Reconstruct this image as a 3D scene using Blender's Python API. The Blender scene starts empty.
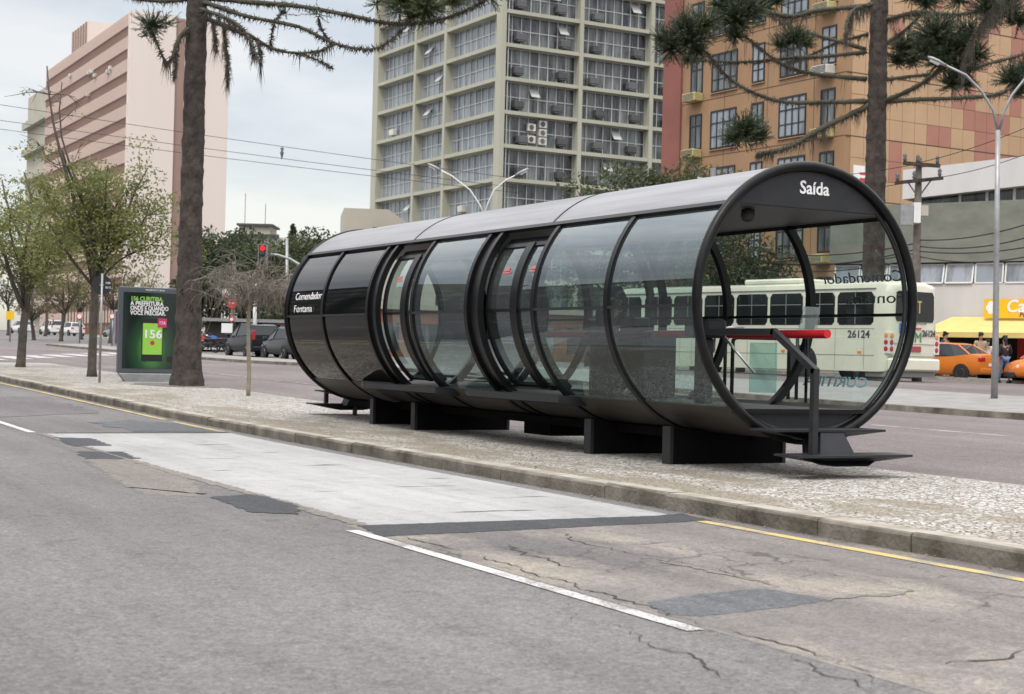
import bpy, math, random
import numpy as np
from mathutils import Vector, Matrix, noise

random.seed(7)
PI = math.pi
R = math.radians
SC = bpy.context.scene
COL = SC.collection

# ------------------------------------------------------------------ camera basis (world: X across the street, Y along it, Z up)
FW = Vector((0.47481312, 0.88007188, 0.0050972))
RT = Vector((0.87974408, -0.47478192, 0.02514911))
UP = Vector((-0.02455308, 0.00745689, 0.99967072))
CAM = Vector((0, 0, 1.28))
FPX = 1548.0


def dep(x, y, t):
    """world point seen at photo pixel (x, y) at distance t along the view axis"""
    return CAM + (FW + RT * ((x - 512) / FPX) + UP * ((347 - y) / FPX)) * t


def smooth(a, b, x):
    t = min(1, max(0, (x - a) / (b - a)))
    return t * t * (3 - 2 * t)


def g(X, Y):
    """height of the road surface: the far carriageway and the far end of the street lie higher"""
    s = .031 * min(max(X - 11.7, 0), 19.3) - .0135 * min(max(X - 31, 0), 25)
    c = 1 - .6 * smooth(40, 75, Y)
    t = min(Y, 260) - 22
    rise = 0 if t < -6 else (.013 * (t + 6) ** 2 / 24 if t < 6 else .013 * t)
    return s * c + rise


# ------------------------------------------------------------------ materials
def new_mat(name):
    m = bpy.data.materials.new(name)
    m.use_nodes = True
    nt = m.node_tree
    nt.nodes.clear()
    return m, nt, nt.nodes, nt.links


def P(name, col, rough=.6, metal=0., var=0., vscale=3., bump=0., bscale=20., col2=None, spec=.5, rand=0., stretch=None, coat=0., detail=4., bdist=.02):
    """Principled material with a noise-mixed colour, optional bump and per-object variation"""
    m, nt, N, L = new_mat(name)
    out = N.new('ShaderNodeOutputMaterial')
    b = N.new('ShaderNodeBsdfPrincipled')
    L.new(b.outputs[0], out.inputs[0])
    b.inputs['Roughness'].default_value = rough
    b.inputs['Metallic'].default_value = metal
    b.inputs['Specular IOR Level'].default_value = spec
    b.inputs['Coat Weight'].default_value = coat
    b.inputs['Coat Roughness'].default_value = .04
    c1 = (*col, 1)
    b.inputs['Base Color'].default_value = c1
    tc = N.new('ShaderNodeTexCoord')
    src = tc.outputs['Object']
    if stretch:
        mp = N.new('ShaderNodeMapping')
        mp.inputs['Scale'].default_value = stretch
        L.new(src, mp.inputs[0])
        src = mp.outputs[0]
    if var or col2 or rand:
        c2 = (*col2, 1) if col2 else (*[c * (1 - var) for c in col], 1)
        nz = N.new('ShaderNodeTexNoise')
        nz.inputs['Scale'].default_value = vscale
        nz.inputs['Detail'].default_value = detail
        nz.inputs['Roughness'].default_value = .6
        L.new(src, nz.inputs['Vector'])
        rp = N.new('ShaderNodeMapRange')
        rp.inputs[1].default_value = .32
        rp.inputs[2].default_value = .68
        L.new(nz.outputs['Fac'], rp.inputs[0])
        mx = N.new('ShaderNodeMix')
        mx.data_type = 'RGBA'
        mx.inputs[6].default_value = c1
        mx.inputs[7].default_value = c2
        L.new(rp.outputs[0], mx.inputs[0])
        res = mx.outputs[2]
        if rand:
            oi = N.new('ShaderNodeObjectInfo')
            mr = N.new('ShaderNodeMapRange')
            mr.inputs[3].default_value = 1 - rand
            mr.inputs[4].default_value = 1 + rand
            L.new(oi.outputs['Random'], mr.inputs[0])
            hs = N.new('ShaderNodeHueSaturation')
            L.new(mr.outputs[0], hs.inputs['Value'])
            L.new(res, hs.inputs['Color'])
            res = hs.outputs[0]
        L.new(res, b.inputs['Base Color'])
    if bump:
        nb = N.new('ShaderNodeTexNoise')
        nb.inputs['Scale'].default_value = bscale
        nb.inputs['Detail'].default_value = 5
        L.new(src, nb.inputs['Vector'])
        bp = N.new('ShaderNodeBump')
        bp.inputs['Strength'].default_value = bump
        bp.inputs['Distance'].default_value = bdist
        L.new(nb.outputs['Fac'], bp.inputs['Height'])
        L.new(bp.outputs[0], b.inputs['Normal'])
    return m


def asphalt(name, light, dark, speck=.35, big=.35, stain=None, crackle=0.):
    """worn asphalt: large tonal patches, wheel-track streaks along Y, fine light and dark aggregate"""
    m, nt, N, L = new_mat(name)
    out = N.new('ShaderNodeOutputMaterial')
    b = N.new('ShaderNodeBsdfPrincipled')
    L.new(b.outputs[0], out.inputs[0])
    b.inputs['Roughness'].default_value = .82
    b.inputs['Specular IOR Level'].default_value = .35
    tc = N.new('ShaderNodeTexCoord')
    co = tc.outputs['Object']

    def nz(scale, detail=4, rough=.6, stretch=None):
        n = N.new('ShaderNodeTexNoise')
        n.inputs['Scale'].default_value = scale
        n.inputs['Detail'].default_value = detail
        n.inputs['Roughness'].default_value = rough
        if stretch:
            mp = N.new('ShaderNodeMapping')
            mp.inputs['Scale'].default_value = stretch
            L.new(co, mp.inputs[0])
            L.new(mp.outputs[0], n.inputs['Vector'])
        else:
            L.new(co, n.inputs['Vector'])
        return n.outputs['Fac']

    def ramp(fac, a, bb, lo=0., hi=1.):
        r = N.new('ShaderNodeMapRange')
        for i, v in enumerate((a, bb, lo, hi)):
            r.inputs[i + 1].default_value = v
        L.new(fac, r.inputs[0])
        return r.outputs[0]

    def mix(a, c, fac):
        x = N.new('ShaderNodeMix')
        x.data_type = 'RGBA'
        for s, v in ((6, a), (7, c), (0, fac)):
            if isinstance(v, (tuple, float)):
                x.inputs[s].default_value = (*v, 1) if isinstance(v, tuple) else v
            else:
                L.new(v, x.inputs[s])
        return x.outputs[2]

    def mul(a, c):
        x = N.new('ShaderNodeMix')
        x.data_type = 'RGBA'
        x.blend_type = 'MULTIPLY'
        x.inputs[0].default_value = 1
        L.new(a, x.inputs[6])
        L.new(c, x.inputs[7])
        return x.outputs[2]
    base = mix(light, dark, ramp(nz(.45, 5, .62, (1, .35, 1)), .5 - big, .5 + big))
    if stain:
        base = mix(base, stain, ramp(nz(.8, 6, .65, (1, .5, 1)), .5, .66))
    # slow tonal change, streaks along the lane, oil spots
    base = mul(base, ramp(nz(.16, 3, .5), .35, .65, .86, 1.10))
    base = mul(base, ramp(nz(1.1, 6, .7, (1.6, .10, 1)), .36, .62, .84, 1.08))
    base = mul(base, ramp(nz(2.6, 7, .75), .33, .45, .74, 1.))
    base = mul(base, ramp(nz(7, 5, .7), .30, .70, .95, 1.05))
    base = mul(base, ramp(nz(260, 1, .5), .35, .65, 1 - speck * .7, 1 + speck * .7))

    def cells(scale, lo, hi):
        v_ = N.new('ShaderNodeTexVoronoi')
        v_.inputs['Scale'].default_value = scale
        L.new(co, v_.inputs['Vector'])
        sp_ = N.new('ShaderNodeSeparateColor')
        L.new(v_.outputs['Color'], sp_.inputs[0])
        return ramp(sp_.outputs[0], 0, 1, lo, hi)
    base = mul(base, cells(85, 1 - speck, 1 + speck))
    base = mul(base, cells(38, 1 - speck * .6, 1 + speck * .6))
    v = N.new('ShaderNodeTexVoronoi')
    v.inputs['Scale'].default_value = 17
    L.new(co, v.inputs['Vector'])
    base = mul(base, ramp(v.outputs['Distance'], .08, .16, 1.35, 1.))
    v2 = N.new('ShaderNodeTexVoronoi')
    v2.inputs['Scale'].default_value = 7
    L.new(co, v2.inputs['Vector'])
    base = mul(base, ramp(v2.outputs['Distance'], .05, .13, .62, 1.))
    if crackle:
        wn = N.new('ShaderNodeTexNoise')
        wn.inputs['Scale'].default_value = 3.5
        wn.inputs['Detail'].default_value = 6
        L.new(co, wn.inputs['Vector'])
        wm = N.new('ShaderNodeVectorMath')
        wm.operation = 'MULTIPLY_ADD'
        wm.inputs[1].default_value = (.5, .5, 0)
        L.new(wn.outputs['Color'], wm.inputs[0])
        L.new(co, wm.inputs[2])
        ve = N.new('ShaderNodeTexVoronoi')
        ve.feature = 'DISTANCE_TO_EDGE'
        ve.inputs['Scale'].default_value = 1.5
        L.new(wm.outputs[0], ve.inputs['Vector'])
        line = ramp(ve.outputs['Distance'], .006, .018, 1., 0.)
        msk = ramp(nz(.55, 4, .6), .50, .58, 0., crackle)
        mm = N.new('ShaderNodeMath')
        mm.operation = 'MULTIPLY'
        L.new(line, mm.inputs[0])
        L.new(msk, mm.inputs[1])
        base = mix(base, (.05, .045, .04), mm.outputs[0])
    L.new(base, b.inputs['Base Color'])
    bp = N.new('ShaderNodeBump')
    bp.inputs['Strength'].default_value = .35
    bp.inputs['Distance'].default_value = .008
    L.new(nz(70, 3, .7), bp.inputs['Height'])
    L.new(bp.outputs[0], b.inputs['Normal'])
    return m


def mosaic(name):
    """Portuguese pavement: small pale broken stones with dark dirty joints and soil patches"""
    m, nt, N, L = new_mat(name)
    out = N.new('ShaderNodeOutputMaterial')
    b = N.new('ShaderNodeBsdfPrincipled')
    L.new(b.outputs[0], out.inputs[0])
    b.inputs['Roughness'].default_value = .75
    tc = N.new('ShaderNodeTexCoord')
    co = tc.outputs['Object']
    warp = N.new('ShaderNodeTexNoise')
    warp.inputs['Scale'].default_value = 6
    L.new(co, warp.inputs['Vector'])
    vm = N.new('ShaderNodeVectorMath')
    vm.operation = 'MULTIPLY_ADD'
    vm.inputs[1].default_value = (.08, .08, 0)
    L.new(warp.outputs['Color'], vm.inputs[0])
    L.new(co, vm.inputs[2])
    ve = N.new('ShaderNodeTexVoronoi')
    ve.feature = 'DISTANCE_TO_EDGE'
    vc = N.new('ShaderNodeTexVoronoi')
    for v in (ve, vc):
        v.inputs['Scale'].default_value = 17
        v.inputs['Randomness'].default_value = .9
        L.new(vm.outputs[0], v.inputs['Vector'])
    sep = N.new('ShaderNodeSeparateColor')
    L.new(vc.outputs['Color'], sep.inputs[0])
    cr = N.new('ShaderNodeValToRGB')
    cr.color_ramp.elements[0].color = (.27, .24, .20, 1)
    cr.color_ramp.elements[1].color = (.58, .565, .535, 1)
    e = cr.color_ramp.elements.new(.35)
    e.color = (.42, .405, .375, 1)
    L.new(sep.outputs[0], cr.inputs[0])
    jn = N.new('ShaderNodeMapRange')
    jn.inputs[1].default_value = .03
    jn.inputs[2].default_value = .13
    L.new(ve.outputs['Distance'], jn.inputs[0])
    mx = N.new('ShaderNodeMix')
    mx.data_type = 'RGBA'
    mx.inputs[6].default_value = (.14, .122, .095, 1)
    L.new(cr.outputs[0], mx.inputs[7])
    L.new(jn.outputs[0], mx.inputs[0])
    # soil and moss where stones are worn: more towards the kerb side
    sx = N.new('ShaderNodeSeparateXYZ')
    L.new(co, sx.inputs[0])
    edge = N.new('ShaderNodeMapRange')
    for i, v in enumerate((7.6, 10.6, .19, -.08)):
        edge.inputs[i + 1].default_value = v
    L.new(sx.outputs[0], edge.inputs[0])
    n2 = N.new('ShaderNodeTexNoise')
    n2.inputs['Scale'].default_value = 1.3
    n2.inputs['Detail'].default_value = 7
    n2.inputs['Roughness'].default_value = .68
    mp2 = N.new('ShaderNodeMapping')
    mp2.inputs['Scale'].default_value = (1, .4, 1)
    L.new(co, mp2.inputs[0])
    L.new(mp2.outputs[0], n2.inputs['Vector'])
    ad = N.new('ShaderNodeMath')
    L.new(n2.outputs['Fac'], ad.inputs[0])
    L.new(edge.outputs[0], ad.inputs[1])
    mr = N.new('ShaderNodeMapRange')
    for i, v in enumerate((.54, .68, 0, .85)):
        mr.inputs[i + 1].default_value = v
    L.new(ad.outputs[0], mr.inputs[0])
    n3 = N.new('ShaderNodeTexNoise')
    n3.inputs['Scale'].default_value = 40
    n3.inputs['Detail'].default_value = 3
    L.new(co, n3.inputs['Vector'])
    soil = N.new('ShaderNodeValToRGB')
    soil.color_ramp.elements[0].position = .35
    soil.color_ramp.elements[0].color = (.12, .098, .068, 1)
    soil.color_ramp.elements[1].position = .65
    soil.color_ramp.elements[1].color = (.31, .27, .20, 1)
    L.new(n3.outputs['Fac'], soil.inputs[0])
    mx2 = N.new('ShaderNodeMix')
    mx2.data_type = 'RGBA'
    L.new(mr.outputs[0], mx2.inputs[0])
    L.new(mx.outputs[2], mx2.inputs[6])
    L.new(soil.outputs[0], mx2.inputs[7])
    L.new(mx2.outputs[2], b.inputs['Base Color'])
    bp = N.new('ShaderNodeBump')
    bp.inputs['Strength'].default_value = .7
    bp.inputs['Distance'].default_value = .02
    L.new(jn.outputs[0], bp.inputs['Height'])
    L.new(bp.outputs[0], b.inputs['Normal'])
    return m


def clear_glass(name, tint=(.86, .93, .90), f0=.09, gain=.9, dirt=.0):
    m, nt, N, L = new_mat(name)
    out = N.new('ShaderNodeOutputMaterial')
    tr = N.new('ShaderNodeBsdfTransparent')
    tr.inputs[0].default_value = (*tint, 1)
    gl = N.new('ShaderNodeBsdfGlossy')
    gl.inputs['Roughness'].default_value = .015
    gl.inputs[0].default_value = (.84, .95, 1, 1)
    lw = N.new('ShaderNodeLayerWeight')
    lw.inputs[0].default_value = .5
    pw = N.new('ShaderNodeMath')
    pw.operation = 'POWER'
    pw.inputs[1].default_value = 4
    L.new(lw.outputs['Facing'], pw.inputs[0])
    ma = N.new('ShaderNodeMath')
    ma.operation = 'MULTIPLY_ADD'
    ma.use_clamp = True
    ma.inputs[1].default_value = gain
    ma.inputs[2].default_value = f0
    L.new(pw.outputs[0], ma.inputs[0])
    mx = N.new('ShaderNodeMixShader')
    L.new(ma.outputs[0], mx.inputs[0])
    L.new(tr.outputs[0], mx.inputs[1])
    L.new(gl.outputs[0], mx.inputs[2])
    last = mx.outputs[0]
    if dirt:
        df = N.new('ShaderNodeBsdfDiffuse')
        df.inputs[0].default_value = (.55, .57, .56, 1)
        tc = N.new('ShaderNodeTexCoord')
        mp = N.new('ShaderNodeMapping')
        mp.inputs['Scale'].default_value = (1, 1.5, .5)
        L.new(tc.outputs['Object'], mp.inputs[0])
        nz = N.new('ShaderNodeTexNoise')
        nz.inputs['Scale'].default_value = 3
        nz.inputs['Detail'].default_value = 6
        L.new(mp.outputs[0], nz.inputs['Vector'])
        mr = N.new('ShaderNodeMapRange')
        for i, v in enumerate((.3, .75, dirt * .25, dirt)):
            mr.inputs[i + 1].default_value = v
        L.new(nz.outputs['Fac'], mr.inputs[0])
        m2 = N.new('ShaderNodeMixShader')
        L.new(mr.outputs[0], m2.inputs[0])
        L.new(last, m2.inputs[1])
        L.new(df.outputs[0], m2.inputs[2])
        last = m2.outputs[0]
    L.new(last, out.inputs[0])
    return m


def window_glass(name, curtain=(.42, .46, .5), dark=(.03, .035, .045), scale=1.3, fac=.5, vstretch=.15):
    """building glazing: reflective, with pale curtains or dark rooms behind different panes"""
    m, nt, N, L = new_mat(name)
    out = N.new('ShaderNodeOutputMaterial')
    b = N.new('ShaderNodeBsdfPrincipled')
    L.new(b.outputs[0], out.inputs[0])
    b.inputs['Roughness'].default_value = .08
    b.inputs['Specular IOR Level'].default_value = .6
    tc = N.new('ShaderNodeTexCoord')
    oi = N.new('ShaderNodeObjectInfo')
    vm = N.new('ShaderNodeVectorMath')
    vm.operation = 'MULTIPLY_ADD'
    vm.inputs[1].default_value = (37, 91, 53)
    L.new(oi.outputs['Random'], vm.inputs[0])
    L.new(tc.outputs['Object'], vm.inputs[2])
    mp = N.new('ShaderNodeMapping')
    mp.inputs['Scale'].default_value = (1, 1, vstretch)
    L.new(vm.outputs[0], mp.inputs[0])
    nz = N.new('ShaderNodeTexNoise')
    nz.inputs['Scale'].default_value = scale
    nz.inputs['Detail'].default_value = 5
    nz.inputs['Roughness'].default_value = .7
    L.new(mp.outputs[0], nz.inputs['Vector'])
    mr = N.new('ShaderNodeMapRange')
    mr.inputs[1].default_value = 1 - fac - .12
    mr.inputs[2].default_value = 1 - fac + .12
    L.new(nz.outputs['Fac'], mr.inputs[0])
    mx = N.new('ShaderNodeMix')
    mx.data_type = 'RGBA'
    mx.inputs[6].default_value = (*dark, 1)
    mx.inputs[7].default_value = (*curtain, 1)
    L.new(mr.outputs[0], mx.inputs[0])
    L.new(mx.outputs[2], b.inputs['Base Color'])
    return m


def emit(name, col, s):
    m, nt, N, L = new_mat(name)
    out = N.new('ShaderNodeOutputMaterial')
    e = N.new('ShaderNodeEmission')
    e.inputs[0].default_value = (*col, 1)
    e.inputs[1].default_value = s
    L.new(e.outputs[0], out.inputs[0])
    return m


M = {}
M['road'] = asphalt('worn_asphalt', (.162, .155, .151), (.128, .122, .121), speck=.27, crackle=.25)
M['lane'] = asphalt('patched_lane_asphalt', (.215, .196, .182), (.128, .118, .116), speck=.22, big=.16, stain=(.30, .265, .222), crackle=.75)
M['road_far'] = asphalt('far_asphalt', (.178, .152, .150), (.142, .122, .121))
M['patch'] = asphalt('fresh_asphalt', (.062, .065, .070), (.04, .042, .047), speck=.3)
M['patch_blue'] = asphalt('blue_grey_patch', (.118, .124, .132), (.085, .09, .097), speck=.3)
M['patch_pink'] = asphalt('pinkish_patch', (.150, .135, .140), (.11, .098, .102), speck=.3)
M['patch_pale'] = asphalt('pale_worn_patch', (.215, .197, .175), (.165, .150, .135), speck=.25)


def worn(name, col, under, wear=.5, fine=60, rough=.75):
    """worn paint: the surface below shows through in ragged spots"""
    m, nt, N, L = new_mat(name)
    out = N.new('ShaderNodeOutputMaterial')
    b = N.new('ShaderNodeBsdfPrincipled')
    b.inputs['Roughness'].default_value = rough
    L.new(b.outputs[0], out.inputs[0])
    tc = N.new('ShaderNodeTexCoord')
    n1 = N.new('ShaderNodeTexNoise')
    n1.inputs['Scale'].default_value = fine
    n1.inputs['Detail'].default_value = 6
    n1.inputs['Roughness'].default_value = .7
    n2 = N.new('ShaderNodeTexNoise')
    n2.inputs['Scale'].default_value = 2.2
    n2.inputs['Detail'].default_value = 5
    for n in (n1, n2):
        L.new(tc.outputs['Object'], n.inputs['Vector'])
    ad = N.new('ShaderNodeMath')
    ad.operation = 'ADD'
    L.new(n1.outputs['Fac'], ad.inputs[0])
    L.new(n2.outputs['Fac'], ad.inputs[1])
    mr = N.new('ShaderNodeMapRange')
    mr.inputs[1].default_value = 1.30 - wear * .5
    mr.inputs[2].default_value = 1.42 - wear * .5
    L.new(ad.outputs[0], mr.inputs[0])
    mx = N.new('ShaderNodeMix')
    mx.data_type = 'RGBA'
    mx.inputs[6].default_value = (*col, 1)
    mx.inputs[7].default_value = (*under, 1)
    L.new(mr.outputs[0], mx.inputs[0])
    L.new(mx.outputs[2], b.inputs['Base Color'])
    return m


M['concrete'] = asphalt('pale_concrete', (.365, .365, .36), (.325, .325, .325), speck=.05, big=.3, stain=(.30, .30, .295))
M['paint_white'] = worn('road_paint_white', (.47, .465, .455), (.20, .185, .175), .58)
M['paint_yellow'] = worn('road_paint_yellow', (.47, .36, .13), (.24, .215, .18), .62)
M['paint_pale'] = worn('worn_road_paint', (.36, .345, .34), (.17, .15, .15), .8)
M['mosaic'] = mosaic('stone_mosaic')
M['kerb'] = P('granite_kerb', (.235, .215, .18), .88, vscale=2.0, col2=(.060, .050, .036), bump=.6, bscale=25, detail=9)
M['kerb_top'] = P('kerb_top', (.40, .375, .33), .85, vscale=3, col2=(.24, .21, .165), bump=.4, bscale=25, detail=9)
M['side'] = P('pavement_grey', (.27, .26, .25), .8, var=.3, vscale=2.5, bump=.2, detail=8)
M['crack'] = P('crack', (.035, .032, .03), .9)
M['soil'] = P('soil', (.16, .13, .09), .95, var=.5, vscale=9, bump=.8)
# tube
M['black'] = P('black_painted_steel', (.008, .008, .009), .36, var=.4, vscale=9, spec=.25, detail=8)
M['graphite'] = P('graphite_painted_steel', (.025, .026, .030), .42, var=.25, vscale=5, spec=.35)
M['roof'] = P('brushed_roof_sheet', (.31, .31, .325), .40, .4, vscale=1.6, col2=(.20, .20, .212), stretch=(3.5, .22, 3.5), detail=9)
M['belly'] = P('dirty_steel_sheet', (.088, .080, .068), .5, .4, vscale=2.2, col2=(.050, .046, .040), stretch=(1, .5, 2), detail=8)
M['dark_glass'] = P('black_glass_panel', (.003, .003, .003), .03, spec=.55)
M['dark_glass_low'] = P('black_glass_low', (.004, .0038, .0035), .05, spec=.26)
M['glass'] = clear_glass('station_glass', tint=(.56, .71, .69), dirt=.045, f0=.12)
M['glass_low'] = clear_glass('station_glass_low', tint=(.58, .73, .70), f0=.06, gain=.7, dirt=.045)
M['glass_far'] = clear_glass('station_glass_far', tint=(.76, .84, .81), f0=.05, gain=.6, dirt=.05)
M['teal_glass'] = clear_glass('teal_glass', tint=(.70, .86, .84), f0=.08, dirt=.10)
M['floor'] = P('rubber_floor', (.05, .05, .053), .55, var=.3, vscale=4)
M['ceiling'] = P('ceiling_sheet', (.06, .06, .063), .5)
M['white_letter'] = P('white_lettering', (.82, .82, .82), .5)
M['dark_letter'] = P('dark_lettering', (.05, .055, .06), .5)
M['pale_letter'] = P('pale_blue_lettering', (.30, .44, .52), .5)
M['red'] = P('red_paint', (.55, .012, .018), .32)
M['chrome'] = P('steel_bar', (.75, .75, .76), .25, .9)
M['acrylic'] = clear_glass('acrylic_sheet', tint=(.8, .85, .85), f0=.12, dirt=.45)
M['sticker'] = P('red_sticker', (.50, .11, .11), .5)
M['support'] = P('support_steel', (.006, .006, .007), .9, spec=.15, var=.4, vscale=6)
# general
M['grey_metal'] = P('galvanised_steel', (.34, .345, .35), .45, .5, var=.25, vscale=5)
M['pole_dark'] = P('dark_pole', (.16, .16, .165), .5, .3, var=.3)
M['white_paint'] = P('white_painted', (.72, .72, .70), .55, var=.12)
M['sign_white'] = P('sign_white', (.78, .78, .78), .5)
M['sign_red'] = P('sign_red', (.6, .03, .03), .5)
M['sign_blue'] = P('sign_blue', (.03, .14, .5), .5)
M['sign_yellow'] = P('sign_yellow', (.80, .50, .02), .5)
M['sign_back'] = P('sign_back_black', (.014, .014, .016), .5)
M['rubber'] = P('tyre_rubber', (.016, .016, .017), .85)
M['rim'] = P('alloy_rim', (.42, .42, .43), .35, .7)
M['car_glass'] = P('car_glass', (.012, .014, .016), .06, spec=.5)
M['orange'] = P('orange_car_paint', (.66, .185, .018), .32, coat=.3, var=.08)
M['navy'] = P('dark_blue_car_paint', (.010, .012, .016), .3, coat=.15, spec=.3)
M['darkgrey'] = P('dark_grey_car_paint', (.030, .031, .034), .3, coat=.2, spec=.35)
M['white_car'] = P('white_car_paint', (.72, .72, .72), .3, coat=.6)
M['silver_car'] = P('silver_car_paint', (.33, .35, .37), .3, .5, coat=.6)
M['plastic'] = P('black_plastic', (.02, .02, .021), .55)
M['tail'] = P('tail_lamp_red', (.45, .012, .012), .2, coat=.5)
M['amber'] = P('amber_lamp', (.75, .26, .02), .2, coat=.5)
M['lampclear'] = P('clear_lamp', (.7, .7, .68), .15, coat=.5)
M['bus'] = P('cream_green_bus_paint', (.72, .70, .575), .33, coat=.3, vscale=1.2, col2=(.64, .62, .51), detail=7)
M['bus_grey'] = P('bus_grey_trim', (.22, .23, .22), .5)
M['plate'] = P('red_number_plate', (.35, .06, .07), .5)
M['signal_red'] = emit('red_signal_lamp', (1, .02, .02), 2.2)
M['wire'] = P('cable', (.03, .03, .032), .7)
# buildings
M['cream'] = P('cream_concrete', (.43, .425, .345), .8, vscale=.25, col2=(.37, .365, .29), detail=9, stretch=(1, 1, .3))
M['mullion'] = P('aluminium_mullion', (.50, .51, .50), .5, .2)
M['glass_blue'] = window_glass('curtained_glazing', (.27, .30, .335), (.05, .058, .072), 1.0, .58)
M['glass_dark'] = window_glass('dark_glazing', (.24, .27, .26), (.03, .035, .042), .9, .47)
M['ac_dark'] = P('dark_ac_box', (.10, .10, .105), .6, rand=.35, var=.2)
M['ac_white'] = P('white_ac_box', (.62, .61, .56), .55, rand=.15, var=.2)
M['ac_yellow'] = P('yellowed_ac_box', (.50, .44, .20), .6, var=.25)
M['ochre'] = P('ochre_render', (.335, .205, .115), .85, vscale=.5, col2=(.285, .172, .094), detail=9, stretch=(1, 1, .5))
M['ochre_panel'] = P('ochre_panel', (.48, .315, .19), .8, vscale=.35, col2=(.40, .255, .15), detail=8)
M['red_panel'] = P('brick_red_panel', (.385, .18, .132), .8, vscale=.6, col2=(.335, .155, .115), detail=8)
M['red_strip'] = P('brick_red_render', (.25, .095, .075), .85, var=.2, vscale=.5, detail=8)
M['seam'] = P('dark_seam', (.10, .055, .035), .9)
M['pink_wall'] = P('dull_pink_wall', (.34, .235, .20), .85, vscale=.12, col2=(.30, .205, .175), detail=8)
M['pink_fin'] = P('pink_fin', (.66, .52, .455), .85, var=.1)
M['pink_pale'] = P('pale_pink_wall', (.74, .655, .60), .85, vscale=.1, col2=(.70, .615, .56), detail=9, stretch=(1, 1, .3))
M['pink_slot'] = P('dark_slot', (.10, .06, .05), .8)
M['greenish'] = P('grey_green_roughcast', (.225, .235, .195), .92, vscale=.7, col2=(.155, .165, .135), bump=.5, bscale=8, stretch=(1, 1, 2.2), detail=10)
M['white_wall'] = P('white_wall', (.62, .61, .60), .8, vscale=.6, col2=(.52, .515, .51), detail=9, stretch=(1, 1, .4))
M['shop_dark'] = P('dark_shop_interior', (.02, .017, .015), .7, var=.6, vscale=1.5)
M['awning'] = P('yellow_awning_cloth', (.70, .54, .20), .75, var=.12, vscale=2)
M['cafe_sign'] = P('yellow_sign_board', (.82, .50, .01), .5)
M['beige'] = P('beige_wall', (.46, .43, .36), .85, vscale=.2, col2=(.38, .35, .29), detail=9)
M['roof_dark'] = P('dark_roof', (.07, .07, .072), .8)
M['brick'] = P('brown_brick', (.24, .11, .07), .85, var=.3, vscale=1.5, detail=8)
M['across'] = P('across_wall', (.075, .08, .082), .8, var=.3, vscale=.3)
# vegetation
M['bark'] = P('dark_bark', (.078, .062, .053), .95, vscale=5, col2=(.030, .024, .021), bump=1., bscale=9, stretch=(1, 1, .6), detail=9, bdist=.07)
M['bark_grey'] = P('grey_bark', (.115, .10, .085), .95, vscale=6, col2=(.06, .05, .042), bump=.8, bscale=20, detail=8)
M['bark_pale'] = P('pale_bark', (.34, .30, .22), .9, vscale=6, col2=(.24, .20, .15), bump=.4, detail=8)
M['branch_moss'] = P('mossy_branch', (.085, .082, .055), .95, vscale=3, col2=(.05, .05, .035), bump=.8, detail=7)
M['deadneedle'] = P('dead_needles', (.105, .09, .072), .95, var=.4, vscale=3)
M['needle'] = P('araucaria_needle', (.042, .062, .022), .55, vscale=1.2, col2=(.022, .034, .016), detail=5)
M['needle_lit'] = P('araucaria_needle_lit', (.085, .105, .028), .55, vscale=1.5, col2=(.035, .048, .02), detail=5)  # lit copy of the needle colour: light on the upper left tufts painted in
M['leaf_olive'] = P('olive_leaf', (.215, .228, .062), .55, vscale=1.1, col2=(.10, .12, .040), detail=5)
M['leaf_dark'] = P('dark_leaf', (.055, .075, .030), .5, vscale=.9, col2=(.025, .04, .018), detail=5)
M['leaf_mid'] = P('mid_leaf', (.075, .095, .035), .5, vscale=.9, col2=(.035, .05, .02), detail=5)
M['leaf_rust'] = P('rusty_leaf', (.13, .105, .05), .6, vscale=.8, col2=(.075, .065, .032), detail=5)
M['twig'] = P('grey_twig', (.22, .195, .165), .95, var=.4, vscale=2)
def translucent(m, k=.35):
    nt = m.node_tree
    out = [n for n in nt.nodes if n.type == 'OUTPUT_MATERIAL'][0]
    b = [n for n in nt.nodes if n.type == 'BSDF_PRINCIPLED'][0]
    tr = nt.nodes.new('ShaderNodeBsdfTranslucent')
    src = b.inputs['Base Color'].links
    if src:
        g_ = nt.nodes.new('ShaderNodeHueSaturation')
        g_.inputs['Value'].default_value = 1.5
        nt.links.new(src[0].from_socket, g_.inputs['Color'])
        nt.links.new(g_.outputs[0], tr.inputs[0])
    mx = nt.nodes.new('ShaderNodeMixShader')
    mx.inputs[0].default_value = k
    nt.links.new(b.outputs[0], mx.inputs[1])
    nt.links.new(tr.outputs[0], mx.inputs[2])
    nt.links.new(mx.outputs[0], out.inputs[0])


for k_ in ('leaf_olive', 'leaf_dark', 'leaf_mid', 'leaf_rust'):
    translucent(M[k_])
# people
M['skin'] = P('skin', (.36, .20, .14), .6)
M['hair'] = P('dark_hair', (.018, .014, .012), .7)
M['cloth_black'] = P('black_cloth', (.018, .018, .022), .85)
M['cloth_navy'] = P('navy_cloth', (.025, .035, .075), .85)
M['cloth_beige'] = P('beige_cloth', (.36, .29, .20), .85)
M['cloth_white'] = P('white_cloth', (.65, .64, .62), .85)
M['cloth_red'] = P('red_cloth', (.5, .025, .03), .85)
M['jeans'] = P('blue_jeans', (.14, .24, .42), .85, var=.25, vscale=6)
M['teal_cloth'] = P('teal_cloth', (.02, .16, .13), .85)


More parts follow.
